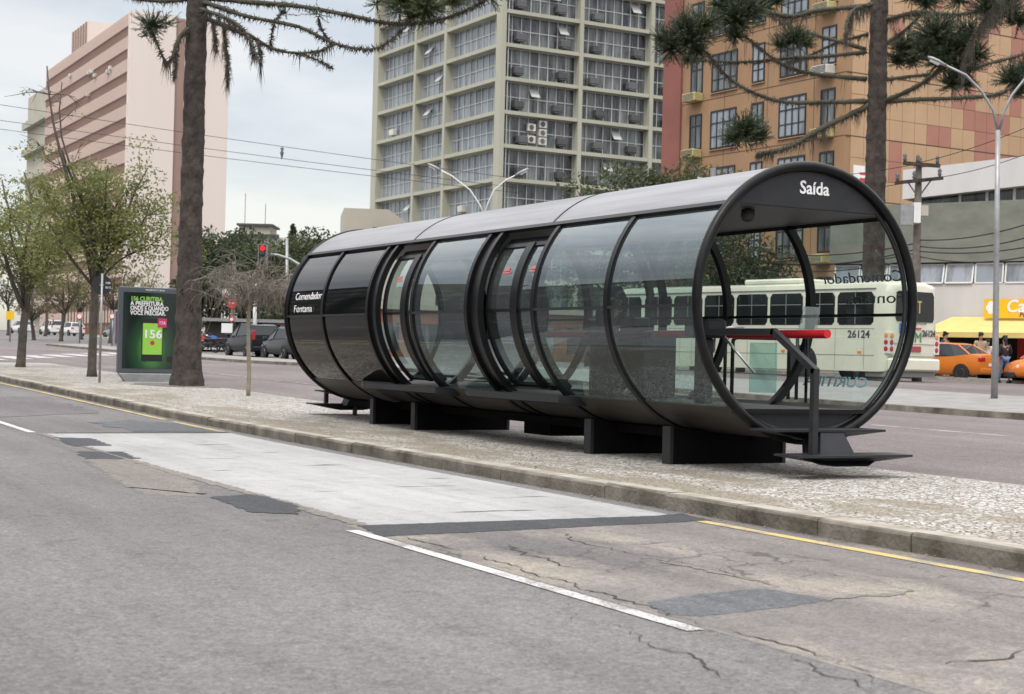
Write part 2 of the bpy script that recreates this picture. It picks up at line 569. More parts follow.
# ------------------------------------------------------------------ mesh builder
class MB:
    def __init__(s):
        s.v = []
        s.f = []
        s.m = []
        s.mi = 0

    def add(s, vs, fs):
        o = len(s.v)
        s.v.extend([tuple(q) for q in vs])
        for f in fs:
            s.f.append(tuple(i + o for i in f))
            s.m.append(s.mi)
        return s

    def box(s, c, d, rot=None):
        x, y, z = d[0] / 2, d[1] / 2, d[2] / 2
        vs = [Vector(q) for q in ((-x, -y, -z), (x, -y, -z), (x, y, -z), (-x, y, -z), (-x, -y, z), (x, -y, z), (x, y, z), (-x, y, z))]
        if rot is not None:
            vs = [rot @ q for q in vs]
        c = Vector(c)
        return s.add([q + c for q in vs], [(0, 3, 2, 1), (4, 5, 6, 7), (0, 1, 5, 4), (1, 2, 6, 5), (2, 3, 7, 6), (3, 0, 4, 7)])

    def b2(s, a, b):
        return s.box([(p + q) / 2 for p, q in zip(a, b)], [abs(q - p) for p, q in zip(a, b)])

    def bbox(s, a, b, r=.03):
        """box with chamfered edges: corners cut by r"""
        lo = [min(p, q) for p, q in zip(a, b)]
        hi = [max(p, q) for p, q in zip(a, b)]
        c = [(p + q) / 2 for p, q in zip(lo, hi)]
        h = [(q - p) / 2 for p, q in zip(lo, hi)]
        vs, idx = [], {}
        for sx in (-1, 1):
            for sy in (-1, 1):
                for sz in (-1, 1):
                    S = (sx, sy, sz)
                    for ax in range(3):
                        p = [c[i] + S[i] * (h[i] - (0 if i == ax else r)) for i in range(3)]
                        idx[(S, ax)] = len(vs)
                        vs.append(p)
        fs = []
        sgn = (-1, 1)
        for ax in range(3):
            a1, a2 = (ax + 1) % 3, (ax + 2) % 3
            for sg in sgn:
                q = []
                for u, w in ((-1, -1), (1, -1), (1, 1), (-1, 1)):
                    S = [0, 0, 0]
                    S[ax] = sg
                    S[a1] = u
                    S[a2] = w
                    q.append(idx[(tuple(S), ax)])
                fs.append(q if sg > 0 else q[::-1])
            for u in sgn:
                for w in sgn:
                    q = []
                    for sg in sgn:
                        S = [0, 0, 0]
                        S[ax] = sg
                        S[a1] = u
                        S[a2] = w
                        q.append((idx[(tuple(S), a1)], idx[(tuple(S), a2)]))
                    fs.append([q[0][0], q[1][0], q[1][1], q[0][1]])
        for sx in sgn:
            for sy in sgn:
                for sz in sgn:
                    S = (sx, sy, sz)
                    fs.append([idx[(S, 0)], idx[(S, 1)], idx[(S, 2)]])
        return s.add(vs, fs)

    def rings(s, rings, closed=True, cap=True):
        """loft a list of equal-length rings"""
        n = len(rings[0])
        vs = [p for r in rings for p in r]
        fs = []
        for i in range(len(rings) - 1):
            for j in range(n if closed else n - 1):
                k = (j + 1) % n
                fs.append((i * n + j, i * n + k, (i + 1) * n + k, (i + 1) * n + j))
        if cap and closed:
            fs.append(tuple(range(n))[::-1])
            fs.append(tuple((len(rings) - 1) * n + j for j in range(n)))
        return s.add(vs, fs)

    def tube(s, path, rad, n=8, cap=True, jitter=0., squash=None):
        path = [Vector(p) for p in path]
        if not hasattr(rad, '__len__'):
            rad = [rad] * len(path)
        rs = []
        prev = None
        for i, p in enumerate(path):
            t = (path[min(i + 1, len(path) - 1)] - path[max(i - 1, 0)])
            if t.length < 1e-9:
                t = Vector((0, 0, 1))
            t.normalize()
            if prev is None:
                a = t.orthogonal().normalized()
            else:
                a = prev - t * prev.dot(t)
                a = a.normalized() if a.length > 1e-6 else t.orthogonal().normalized()
            prev = a
            b = t.cross(a)
            rs.append([p + (a * math.cos(2 * PI * k / n) + b * math.sin(2 * PI * k / n)) * rad[i] * (1 + (random.uniform(-jitter, jitter) if jitter else 0)) for k in range(n)])
        return s.rings(rs, cap=cap)

    def lathe(s, prof, n=20, axis='z', c=(0, 0, 0), cap=True):
        rs = []
        c = Vector(c)
        for r, h in prof:
            ring = []
            for k in range(n):
                a = 2 * PI * k / n
                p = (r * math.cos(a), r * math.sin(a), h)
                if axis == 'x':
                    p = (h, r * math.cos(a), r * math.sin(a))
                elif axis == 'y':
                    p = (r * math.sin(a), h, r * math.cos(a))
                ring.append(Vector(p) + c)
            rs.append(ring)
        return s.rings(rs, cap=cap)

    def prism(s, pts, d):
        """extrude a planar polygon (list of 3D points) by vector d"""
        d = Vector(d)
        a = [Vector(p) for p in pts]
        n = len(a)
        fs = [tuple(range(n))[::-1], tuple(range(n, 2 * n))] + [(i, (i + 1) % n, n + (i + 1) % n, n + i) for i in range(n)]
        return s.add(a + [p + d for p in a], fs)

    def mesh(s, name, mats, sm=False, bevel=0):
        me = bpy.data.meshes.new(name)
        me.from_pydata(s.v, [], s.f)
        for mm in (mats if isinstance(mats, (list, tuple)) else [mats]):
            me.materials.append(mm)
        if isinstance(mats, (list, tuple)) and len(mats) > 1:
            me.polygons.foreach_set('material_index', s.m)
        if sm:
            me.polygons.foreach_set('use_smooth', [True] * len(me.polygons))
        me.update()
        return me

    def build(s, name, mats, parent=None, sm=False, loc=None, fix=True, angle=None):
        me = s.mesh(name, mats, sm)
        if fix:
            import bmesh
            bm = bmesh.new()
            bm.from_mesh(me)
            bmesh.ops.recalc_face_normals(bm, faces=bm.faces)
            bm.to_mesh(me)
            bm.free()
        if sm and angle:
            try:
                me.set_sharp_from_angle(angle=R(angle))
            except Exception:
                pass
        o = bpy.data.objects.new(name, me)
        COL.objects.link(o)
        if parent:
            o.parent = parent
        if loc is not None:
            o.location = loc
        return o


def tag(o, label=None, cat=None, group=None, kind=None):
    if label:
        o['label'] = label
    if cat:
        o['category'] = cat
    if group:
        o['group'] = group
    if kind:
        o['kind'] = kind
    return o


def thing(name, label, cat, loc=(0, 0, 0), rz=0., group=None):
    o = bpy.data.objects.new(name, None)
    o.empty_display_size = .3
    COL.objects.link(o)
    o.location = loc
    o.rotation_euler = (0, 0, rz)
    return tag(o, label, cat, group)


def copy_tree(o, parent=None):
    c = o.copy()
    COL.objects.link(c)
    c.parent = parent
    for ch in list(o.children):
        copy_tree(ch, c)
    return c


def text_mesh(body, size, bold=0., align='LEFT', extrude=.0, spacing=1.0, shear=0.):
    cu = bpy.data.curves.new('t', 'FONT')
    cu.body = body
    cu.size = size
    cu.offset = bold
    cu.align_x = align
    cu.extrude = extrude
    cu.space_character = spacing
    cu.shear = shear
    cu.resolution_u = 3
    o = bpy.data.objects.new('t', cu)
    COL.objects.link(o)
    dg = bpy.context.evaluated_depsgraph_get()
    me = bpy.data.meshes.new_from_object(o.evaluated_get(dg))
    bpy.data.objects.remove(o)
    bpy.data.curves.remove(cu)
    return me


def text(name, body, size, mat, parent, loc, xdir, zdir, bold=0., align='CENTER', bend=None, extrude=.003, width=None, shear=0.):
    """flat lettering: xdir = reading direction, zdir = up of the letters; bend maps local (x,y) to 3-D"""
    me = text_mesh(body, size, bold, align, extrude, shear=shear)
    xs = [v.co.x for v in me.vertices]
    if width and xs:
        w = max(xs) - min(xs)
        k = width / w
        for v in me.vertices:
            v.co.x *= k
    X, Z = Vector(xdir).normalized(), Vector(zdir).normalized()
    Nn = X.cross(Z)
    loc = Vector(loc)
    for v in me.vertices:
        if bend:
            v.co = bend(v.co.x, v.co.y, v.co.z)
        else:
            v.co = loc + X * v.co.x + Z * v.co.y + Nn * v.co.z
    me.materials.clear()
    me.materials.append(mat)
    o = bpy.data.objects.new(name, me)
    COL.objects.link(o)
    o.parent = parent
    return o


def pixie(o):
    return o
# ------------------------------------------------------------------ camera, sky, sun
cam_d = bpy.data.cameras.new('camera')
cam = bpy.data.objects.new('camera', cam_d)
COL.objects.link(cam)
cam.matrix_world = Matrix(((RT.x, UP.x, -FW.x, CAM.x), (RT.y, UP.y, -FW.y, CAM.y), (RT.z, UP.z, -FW.z, CAM.z), (0, 0, 0, 1)))
cam_d.sensor_width = 36
cam_d.lens = FPX / 1024 * 36
cam_d.clip_start = .1
cam_d.clip_end = 6000
cam_d.dof.use_dof = True
cam_d.dof.focus_distance = 17
cam_d.dof.aperture_fstop = 4.5
SC.camera = cam

SUN_AZ, SUN_EL = math.atan2(-.55, -.45), R(58)
W = bpy.data.worlds.new('World')
SC.world = W
W.use_nodes = True
nt = W.node_tree
nt.nodes.clear()
N, L = nt.nodes, nt.links
wo = N.new('ShaderNodeOutputWorld')
sky = N.new('ShaderNodeTexSky')
sky.sky_type = 'NISHITA'
sky.sun_disc = False
sky.sun_elevation = SUN_EL
sky.sun_rotation = SUN_AZ
bg1 = N.new('ShaderNodeBackground')
bg1.inputs[1].default_value = .05
L.new(sky.outputs[0], bg1.inputs[0])
bg2 = N.new('ShaderNodeBackground')
bg2.inputs[1].default_value = 1.0
tc = N.new('ShaderNodeTexCoord')
sp = N.new('ShaderNodeSeparateXYZ')
L.new(tc.outputs['Generated'], sp.inputs[0])
rp = N.new('ShaderNodeValToRGB')
els = rp.color_ramp.elements
els[0].position = 0.
els[0].color = (.34, .325, .31, 1)
els[1].position = 1.
els[1].color = (2.05, 2.0, 1.95, 1)
for p_, c_ in ((.03, (.45, .425, .39, 1)), (.24, (.505, .485, .45, 1)), (.55, (1.42, 1.38, 1.33, 1))):
    e_ = els.new(p_)
    e_.color = c_
L.new(sp.outputs[2], rp.inputs[0])
mp = N.new('ShaderNodeMapping')
mp.inputs['Scale'].default_value = (1, 1, 3.2)
L.new(tc.outputs['Generated'], mp.inputs[0])
cn = N.new('ShaderNodeTexNoise')
cn.inputs['Scale'].default_value = 4.2
cn.inputs['Detail'].default_value = 6
cn.inputs['Roughness'].default_value = .52
L.new(mp.outputs[0], cn.inputs['Vector'])
cr = N.new('ShaderNodeValToRGB')
cr.color_ramp.elements[0].position = .40
cr.color_ramp.elements[0].color = (.82, .85, .89, 1)
cr.color_ramp.elements[1].position = .60
cr.color_ramp.elements[1].color = (1.16, 1.13, 1.10, 1)
L.new(cn.outputs['Fac'], cr.inputs[0])
ml = N.new('ShaderNodeMix')
ml.data_type = 'RGBA'
ml.blend_type = 'MULTIPLY'
ml.inputs[0].default_value = 1
L.new(rp.outputs[0], ml.inputs[6])
L.new(cr.outputs[0], ml.inputs[7])
L.new(ml.outputs[2], bg2.inputs[0])
ad = N.new('ShaderNodeAddShader')
L.new(bg1.outputs[0], ad.inputs[0])
L.new(bg2.outputs[0], ad.inputs[1])
L.new(ad.outputs[0], wo.inputs[0])

sd = bpy.data.lights.new('sun', 'SUN')
sd.energy = 1.3
sd.angle = R(14)
sd.color = (1, .95, .88)
so = bpy.data.objects.new('sun', sd)
COL.objects.link(so)
sdir = Vector((math.sin(SUN_AZ) * math.cos(SUN_EL), math.cos(SUN_AZ) * math.cos(SUN_EL), math.sin(SUN_EL)))
so.rotation_euler = sdir.to_track_quat('Z', 'Y').to_euler()
so.location = sdir * 50

vs = SC.view_settings
vs.view_transform = 'Standard'
vs.look = 'None'
vs.gamma = 1
vs.exposure = .3
vs.use_curve_mapping = False
SC.cycles.max_bounces = 8
SC.cycles.transparent_max_bounces = 24
SC.cycles.glossy_bounces = 4
SC.cycles.caustics_reflective = False
SC.cycles.caustics_refractive = False
SC.cycles.use_denoising = True
SC.cycles.sample_clamp_indirect = 6


# ------------------------------------------------------------------ ground
def lift(dz, y):
    return dz * (.32 + .68 * smooth(18, 34, y)) if dz < .05 else dz


def grid_sheet(name, xs, ys, mat, dz=0., jit=None):
    mb = MB()
    vs = [(x, y, g(x, y) + lift(dz, y)) for y in ys for x in xs]
    n = len(xs)
    mb.add(vs, [(j * n + i, j * n + i + 1, (j + 1) * n + i + 1, (j + 1) * n + i) for j in range(len(ys) - 1) for i in range(n - 1)])
    o = mb.build(name, mat, fix=False)
    return tag(o, kind='structure')


def frange(a, b, st):
    n = max(1, int(round((b - a) / st)))
    return [a + (b - a) * i / n for i in range(n + 1)]


xs = [-1500, -300, -60, -20, -8, -2, 1, 2.5, 3.5, 4.4, 5.5, 6.5, 7.5, 9, 10.5, 11.7] + frange(13, 31, 2) + [36, 42, 49, 56, 70, 100, 300, 1500]
ys = [-1500, -200, -60, -20, -8, -4, -2, 0] + frange(1, 16, 1) + frange(16.5, 28, .5) + frange(30, 96, 2) + frange(100, 260, 8) + [400, 1000, 3000]
grid_sheet('ground', xs, ys, M['road'])
# the far carriageway is a slightly pinker, paler surface
grid_sheet('road', frange(11.62, 21.75, 2), frange(-30, 100, 2), M['road_far'], .004)
grid_sheet('bus_road', [26.9, 29, 31, 35, 40, 43.4], frange(-10, 70, 2), M['road_far'], .004)
grid_sheet('cross_road', [-8, -2, 2, 5, 7.4, 9, 11.7, 14, 17, 20, 23], frange(62, 78, 2), M['road_far'], .008)
# bus lane beside the kerb
grid_sheet('bus_lane', [4.34, 5.0, 5.8, 6.6, 7.0, 7.46], frange(-6, 10.6, .8), M['lane'], .004)


def blob(name, pts, mat, dz, jit=.05, seg=.25, seed=1):
    """flat patch lying on the road with an irregular edge"""
    rnd = random.Random(seed)
    out = []
    for i, p in enumerate(pts):
        q = pts[(i + 1) % len(pts)]
        d = math.hypot(q[0] - p[0], q[1] - p[1])
        n = max(1, int(d / seg))
        for k in range(n):
            t = k / n
            out.append((p[0] + (q[0] - p[0]) * t + rnd.uniform(-jit, jit), p[1] + (q[1] - p[1]) * t + rnd.uniform(-jit, jit)))
    mb = MB()
    mb.add([(x, y, g(x, y) + lift(dz, y)) for x, y in out], [tuple(range(len(out)))])
    me = mb.mesh(name, mat)
    if me.polygons[0].normal.z < 0:
        me.flip_normals()
    o = bpy.data.objects.new(name, me)
    COL.objects.link(o)
    return tag(o, kind='structure')


# concrete bus pad in three slabs joined by thin seams
pad_x = (4.50, 7.20)
pad_y = [10.50, 14.35, 18.2, 22.02]
for i in range(3):
    ysl = frange(pad_y[i] + (.006 if i else 0), pad_y[i + 1], .48)
    grid_sheet('concrete_slab', [pad_x[0] + random.uniform(-.02, .02), 5.4, 6.3, pad_x[1]], ysl, M['concrete'], .010)
blob('concrete_edge', [(4.54, 10.55), (4.55, 14), (4.53, 18), (4.56, 22.0), (4.42, 21.9), (4.46, 19), (4.40, 15), (4.42, 12.8), (4.40, 10.6)], M['patch_pale'], .0115, .03, .06, 3)
blob('asphalt_patch', [(4.30, 9.83), (7.30, 10.08), (7.34, 10.60), (7.05, 10.50), (4.42, 10.50)], M['patch'], .0125, .016, .05, 4)
blob('asphalt_patch', [(3.97, 11.55), (4.28, 11.35), (4.52, 12.0), (4.50, 13.0), (4.05, 12.85)], M['patch'], .0125, .022, .06, 5)
blob('asphalt_patch', [(4.35, 19.5), (4.85, 19.5), (4.95, 21.0), (4.50, 21.2)], M['patch'], .0135, .035, .07, 6)
blob('asphalt_patch', [(4.05, 17.4), (4.62, 17.3), (4.72, 18.5), (4.2, 18.6)], M['patch'], .0125, .04, .07, 7)
blob('asphalt_patch', [(4.7, 22.02), (7.25, 22.03), (7.25, 22.28), (4.7, 22.22)], M['patch'], .009, .03, .2, 8)
blob('asphalt_patch', [(5.9, 22.4), (7.1, 22.5), (7.2, 24.2), (6.6, 25.5), (5.8, 24.6)], M['patch_blue'], .009, .12, .3, 9)
blob('asphalt_patch', [(3.55, 13.2), (4.0, 12.9), (4.42, 14.6), (4.45, 17.5), (4.2, 18.8), (3.9, 16.5)], M['patch_pale'], .006, .06, .06, 10)
blob('asphalt_patch', [(-2.0, 21.5), (-.5, 21.0), (.3, 22.6), (-1.2, 23.2)], M['patch_pink'], .006, .15, .4, 15)
blob('asphalt_patch', [(4.6, 26.0), (6.6, 27.5), (6.9, 33.5), (5.6, 33.0), (4.7, 29.5)], M['patch_pink'], .006, .15, .5, 16)
for i, (a, b, c, d) in enumerate(((6.1, 16.1, .5, .08), (5.4, 11.15, .9, .06), (6.4, 12.2, .6, .04), (5.9, 19.6, .5, .05), (5.0, 13.1, .35, .03), (6.7, 14.2, .3, .04), (5.2, 17.2, .6, .03), (6.3, 18.1, .25, .05), (4.9, 15.6, .25, .04), (6.0, 13.4, .7, .025))):
    blob('scuff_mark', [(a, b), (a + c * .5, b - d * .3), (a + c, b), (a + c * .55, b + d)], M['patch_blue'], .0145, .02, .12, 30 + i)


def line_strip(name, x, y0, y1, w, mat, dz):
    o = grid_sheet(name, [x - w / 2, x + w / 2], frange(y0, y1, .5 if y1 - y0 < 40 else 1), mat, dz)
    return o


line_strip('lane_line', 4.26, 6.0, 10.22, .10, M['paint_white'], .0165)
line_strip('lane_line', 4.42, 22.3, 25.6, .115, M['paint_white'], .010)
line_strip('lane_line', 4.45, 29.0, 33.5, .115, M['paint_white'], .010)
line_strip('kerb_line', 7.16, 3.0, 10.05, .11, M['paint_yellow'], .0165)
line_strip('kerb_line', 7.20, 22.35, 25.0, .10, M['paint_yellow'], .0105)
line_strip('kerb_line', 7.20, 25.5, 43, .10, M['paint_yellow'], .0105)
for y0, y1 in ((11.0, 14.2), (17.6, 20.8), (24.2, 27.4)):
    line_strip('lane_line', 18.35, y0, y1, .12, M['paint_pale'], .012)
line_strip('lane_line', 15.15, 36.5, 52, .12, M['paint_pale'], .012)
for k in range(9):      # zebra crossing over the far carriageway
    x0 = 9.6 + k * 1.35
    y0 = 62.2 + k * 1.95
    grid_sheet('crossing_stripe', [x0, x0 + .8], frange(y0, y0 + 4.6, 1), M['paint_white'], .016)


def crack(pts, w, seed, mat='crack', dz=.016):
    rnd = random.Random(seed)
    path = []
    off = 0.
    for i in range(len(pts) - 1):
        a, b = pts[i], pts[i + 1]
        d = math.hypot(b[0] - a[0], b[1] - a[1])
        n = max(2, int(d / .045))
        nx, ny = -(b[1] - a[1]) / d, (b[0] - a[0]) / d
        for k in range(n):
            t = k / n
            off = off * .80 + rnd.gauss(0, .020)
            path.append((a[0] + (b[0] - a[0]) * t + nx * off, a[1] + (b[1] - a[1]) * t + ny * off))
    path.append(pts[-1])
    mb = MB()
    vs = []
    ww = w
    for i, (x, y) in enumerate(path):
        ww = max(.15 * w, min(1.5 * w, ww + rnd.gauss(0, .22) * w))
        wi = ww * (1 if 2 < i < len(path) - 3 else .25)
        q = path[min(i + 2, len(path) - 1)]
        p = path[max(i - 2, 0)]
        dx, dy = q[0] - p[0], q[1] - p[1]
        l = math.hypot(dx, dy) or 1
        nx, ny = -dy / l * wi / 2, dx / l * wi / 2
        z = g(x, y) + lift(dz, y)
        vs += [(x - nx, y - ny, z), (x + nx, y + ny, z)]
    mb.add(vs, [(2 * i, 2 * i + 1, 2 * i + 3, 2 * i + 2) for i in range(len(path) - 1)])
    me = mb.mesh('road_crack', M[mat])
    o = bpy.data.objects.new('road_crack', me)
    COL.objects.link(o)
    return tag(o, kind='structure')


def pxg(x, y):
    """ground (flat near road) point under photo pixel: used to lay cracks out"""
    d = FW + RT * ((x - 512) / FPX) + UP * ((347 - y) / FPX)
    t = -1.28 / d.z
    return (CAM.x + d.x * t, CAM.y + d.y * t)


blob('asphalt_patch', [pxg(*q_) for q_ in ((647, 603), (700, 594), (762, 589), (832, 600), (790, 607), (702, 617), (660, 614))], M['patch_blue'], .0085, .014, .05, 11)
for i, (pts, w) in enumerate((
        ([(570, 603), (580, 616), (570, 620), (620, 630), (640, 640), (690, 656), (735, 682)], .009),
        ([(524, 575), (560, 583), (620, 600), (690, 622), (740, 635), (800, 650), (850, 666), (900, 676)], .013),
        ([(403, 537), (436, 546), (500, 562), (560, 581)], .011),
        ([(800, 655), (840, 681), (870, 694)], .009),
        ([(850, 668), (875, 676), (872, 684)], .008),
        ([(548, 532), (580, 541), (626, 552), (700, 566), (760, 583)], .011),
        ([(505, 545), (530, 553), (560, 566), (590, 568)], .010))):
    crack([pxg(*p) for p in pts], w, 50 + i)
crack([pxg(*p) for p in ((640, 558), (700, 570), (745, 580), (780, 588))], .05, 71, 'patch_pale', .0145)
crack([pxg(*p) for p in ((832, 602), (860, 595), (910, 590))], .09, 72, 'patch_pale', .0145)
crack([pxg(*p) for p in ((945, 664), (965, 662), (1000, 658), (1030, 648))], .022, 73, 'crack', .0145)

# the median: kerb stones, stone mosaic
mb = MB()
mbt = MB()
rnd = random.Random(5)
y = -6.0
while y < 56:
    ln = .98 * (1 + .04 * rnd.random())
    y1 = min(y + ln, 56)
    z0, z1 = g(7.5, y), g(7.5, y1)
    dx, dz = rnd.uniform(-.010, .010), rnd.uniform(-.010, .008)
    prof = [(7.45 + dx, -.25), (7.442 + dx, .112 + dz), (7.455 + dx, .130 + dz), (7.48 + dx, .139 + dz), (7.66, .140 + dz * .5), (7.66, -.25)]
    gap_ = rnd.uniform(.003, .010)
    ra = [(px_, y + gap_, z0 + pz_) for px_, pz_ in prof]
    rm = [(px_ + (rnd.uniform(-.006, .006) if k_ < 4 else 0), (y + y1) / 2, (z0 + z1) / 2 + pz_ + rnd.uniform(-.004, .004)) for k_, (px_, pz_) in enumerate(prof)]
    rb = [(px_, y1 - .004, z1 + pz_) for px_, pz_ in prof]
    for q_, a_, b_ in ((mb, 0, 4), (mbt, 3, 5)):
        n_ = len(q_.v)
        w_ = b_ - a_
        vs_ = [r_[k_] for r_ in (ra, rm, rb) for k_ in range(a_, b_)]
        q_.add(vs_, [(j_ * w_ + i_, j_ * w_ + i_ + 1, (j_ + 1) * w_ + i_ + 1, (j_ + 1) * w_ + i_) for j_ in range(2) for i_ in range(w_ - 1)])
    for r_, fl in ((ra, 0), (rb, 1)):
        mb.add(r_, [tuple(range(6))[::-1 if fl else 1]])
    y = y1
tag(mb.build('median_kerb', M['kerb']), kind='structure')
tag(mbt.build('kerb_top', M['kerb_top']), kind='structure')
mb = MB()
y = -6.0
while y < 56:
    y1 = min(y + 1, 56)
    z0, z1 = g(11.6, y), g(11.6, y1)
    mb.rings([[(11.56, y, z0 - .2), (11.56, y, z0 + .13), (11.70, y, z0 + .125), (11.71, y, z0 - .2)], [(11.56, y1 - .005, z1 - .2), (11.56, y1 - .005, z1 + .13), (11.70, y1 - .005, z1 + .125), (11.71, y1 - .005, z1 - .2)]])
    y = y1
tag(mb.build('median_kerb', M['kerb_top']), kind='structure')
grid_sheet('median_paving', [7.64, 8.2, 9, 10, 10.8, 11.58], [q for q in frange(-6, 16, 1) + frange(16.5, 28, .5) + frange(29, 56, 1)], M['mosaic'], .134)
blob('soil_patch', [(10.3, 36.2), (11.6, 35.8), (11.55, 38.2), (10.3, 38.4), (9.6, 37.4)], M['patch_pale'], .142, .1, .3, 21)
# a second kerbed strip beyond the far carriageway, with a pavement on it
def strip(name, xl, xr, ys_, mat, kerbmat, h=.12):
    mbk = MB()
    n = len(ys_)
    L_ = [(xl(q), q) for q in ys_]
    Rr = [(xr(q), q) for q in ys_]
    prof = []
    for (a, q), (b_, _) in zip(L_, Rr):
        prof.append([(a, q, g(a, q) - .1), (a + .02, q, g(a, q) + h), (a + .2, q, g(a, q) + h + .006), (b_ - .2, q, g(b_, q) + h + .006), (b_, q, g(b_, q) + h), (b_ + .02, q, g(b_, q) - .1)])
    vsx = [p for r_ in prof for p in r_]
    fs, ms = [], []
    for j in range(n - 1):
        for i in range(5):
            fs.append((j * 6 + i, j * 6 + i + 1, (j + 1) * 6 + i + 1, (j + 1) * 6 + i))
            ms.append(1 if i == 2 else 0)
    mbk.add(vsx, fs)
    mbk.m = ms
    return tag(mbk.build(name, [kerbmat, mat]), kind='structure')


strip('far_pavement', lambda q: 21.7 if q < 50 else 21.7 - 1.2 * smooth(50, 62, q), lambda q: 26.8 - 3.6 * smooth(44, 58, q), frange(-10, 100, 2), M['side'], M['kerb'])
strip('shop_pavement', lambda q: 43.5, lambda q: 62.0, frange(-10, 70, 4), M['side'], M['kerb_top'])
strip('tree_pavement', lambda q: 27 + (q - 100) * .18, lambda q: 31 + (q - 100) * .18, frange(86, 172, 4), M['side'], M['kerb_top'])
# ------------------------------------------------------------------ the tube station
TV, TU, TZ, TR = 10.3, 12.64, 1.893, 1.428
LEN = 11.71
ZF = .785                       # floor level


def cy(th, u, r=TR):
    """point on the tube: th from the street side, positive upwards (local to the station)"""
    return Vector((-r * math.cos(R(th)), u, TZ + r * math.sin(R(th))))


def shell(mb, t0, t1, u0, u1, r, thick=0., step=3., us=1):
    n = max(2, int(abs(t1 - t0) / step))
    ths = [t0 + (t1 - t0) * i / n for i in range(n + 1)]
    uu = [u0 + (u1 - u0) * i / us for i in range(us + 1)]
    if thick == 0:
        vs = [cy(t, u, r) for u in uu for t in ths]
        m_ = n + 1
        mb.add(vs, [(j * m_ + i, j * m_ + i + 1, (j + 1) * m_ + i + 1, (j + 1) * m_ + i) for j in range(us) for i in range(n)])
    else:
        vs, fs = [], []
        for t in ths:
            vs += [cy(t, u0, r), cy(t, u1, r), cy(t, u1, r - thick), cy(t, u0, r - thick)]
        for i in range(n):
            for k in range(4):
                fs.append((i * 4 + k, i * 4 + (k + 1) % 4, (i + 1) * 4 + (k + 1) % 4, (i + 1) * 4 + k))
        fs += [(0, 1, 2, 3), (n * 4 + 3, n * 4 + 2, n * 4 + 1, n * 4)]
        mb.add(vs, fs)
    return mb


def hoop(r, rad, u, n=72, k=10, t0=0, t1=360):
    mb = MB()
    full = (t1 - t0) >= 360
    path = [cy(t0 + (t1 - t0) * i / n, u, r) for i in range(n + (0 if full else 1))]
    rs = []
    for i, p in enumerate(path):
        th = R(t0 + (t1 - t0) * i / n)
        out = Vector((-math.cos(th), 0, math.sin(th)))
        rs.append([p + out * rad * math.cos(2 * PI * j / k) + Vector((0, 1, 0)) * rad * math.sin(2 * PI * j / k) for j in range(k)])
    if full:
        rs.append(rs[0])
    mb.rings(rs, cap=not full)
    return mb


tube = thing('tube_station', 'black and grey glass tube bus station raised on steel supports on the median', 'bus station', (TV, TU, 0))
roof = MB()
edges_r = [0.02, 3.55, 7.55, LEN - .02]
for a, b in zip(edges_r, edges_r[1:]):
    shell(roof, 42.5, 137.5, a + .006, b - .006, TR + .012, .03, 3)
roof = roof.build('roof', M['roof'], tube, sm=True, angle=35)
for u in edges_r[1:-1]:
    mb = MB()
    shell(mb, 42.5, 137.5, u - .014, u + .014, TR + .020, .012, 3)
    mb.build('roof_seam', M['graphite'], roof)
mb = MB()
for t in (42.1, 137.9):
    shell(mb, t - 1.1, t + 1.1, .0, LEN, TR + .03, .05, 1.1)
mb.build('gutter', M['black'], tube)
# ceiling lining with a luminaire-free flat soffit
mb = MB()
hw = math.sqrt(TR ** 2 - .975 ** 2) - .03
mb.b2((-hw, .05, 2.862), (hw, LEN - .05, 2.885))
mb.build('ceiling', M['ceiling'], tube)
# belly sheets with seams
belly = MB()
be = [.03, 1.68, 3.32, 5.0, 6.74, 8.3, 10.09, LEN - .02]
for a, b in zip(be, be[1:]):
    shell(belly, -130.3, -49.7, a + .007, b - .007, TR - .004, .02, 3)
belly.build('belly_panel', M['belly'], tube, sm=True, angle=35)
mb = MB()
hf = .76
mb.b2((-hf, .10, ZF - .09), (hf, LEN - .08, ZF))
mb.build('floor', M['floor'], tube)
# main hoops
for u, r_ in ((0., .052), (LEN, .05)):
    hoop(TR - .012, r_, u).build('end_hoop', M['black'], tube, sm=True)
hoop(TR - .075, .026, .05).build('inner_hoop', M['graphite'], tube, sm=True)
RIB = [1.68, 3.32, 4.76, 5.07, 6.74, 8.0, 8.30, 10.09]
for u in RIB:
    mb = MB()
    for t0, t1 in ((-180, -138), (-138, -49), (-49, 0), (0, 42.3), (137.7, 180)):
        shell(mb, t0, t1, u - .04, u + .04, TR + .014, .085, 4)
    mb.build('rib', M['black'], tube, sm=True, angle=30)
# glass: street side
panes = [(0.05, 1.65), (1.71, 3.29), (5.10, 6.71)]
for a, b in panes:
    mb = MB()
    shell(mb, -2.3, 41.2, a, b, TR - .01, 0, 2.5, 2)
    mb.build('upper_pane', M['glass'], tube, sm=True)
    mb = MB()
    shell(mb, -49.2, -3.5, a, b, TR - .01, 0, 2.5, 2)
    mb.build('lower_pane', M['glass_low'], tube, sm=True)
for a, b in ((8.33, 10.06), (10.12, LEN - .04)):
    mb = MB()
    shell(mb, -2.3, 41.2, a, b, TR - .012, .012, 2.5)
    mb.build('black_upper_panel', M['dark_glass'], tube, sm=True, angle=30)
    mb = MB()
    shell(mb, -49.2, -3.5, a, b, TR - .012, .012, 2.5)
    mb.build('black_lower_panel', M['dark_glass_low'], tube, sm=True, angle=30)
for a, b in panes + [(8.33, 10.06), (10.12, LEN - .04)]:
    mb = MB()
    shell(mb, -3.5, -2.2, a, b, TR + .012, .03, 1.3)
    mb.build('mid_rail', M['graphite'], tube)
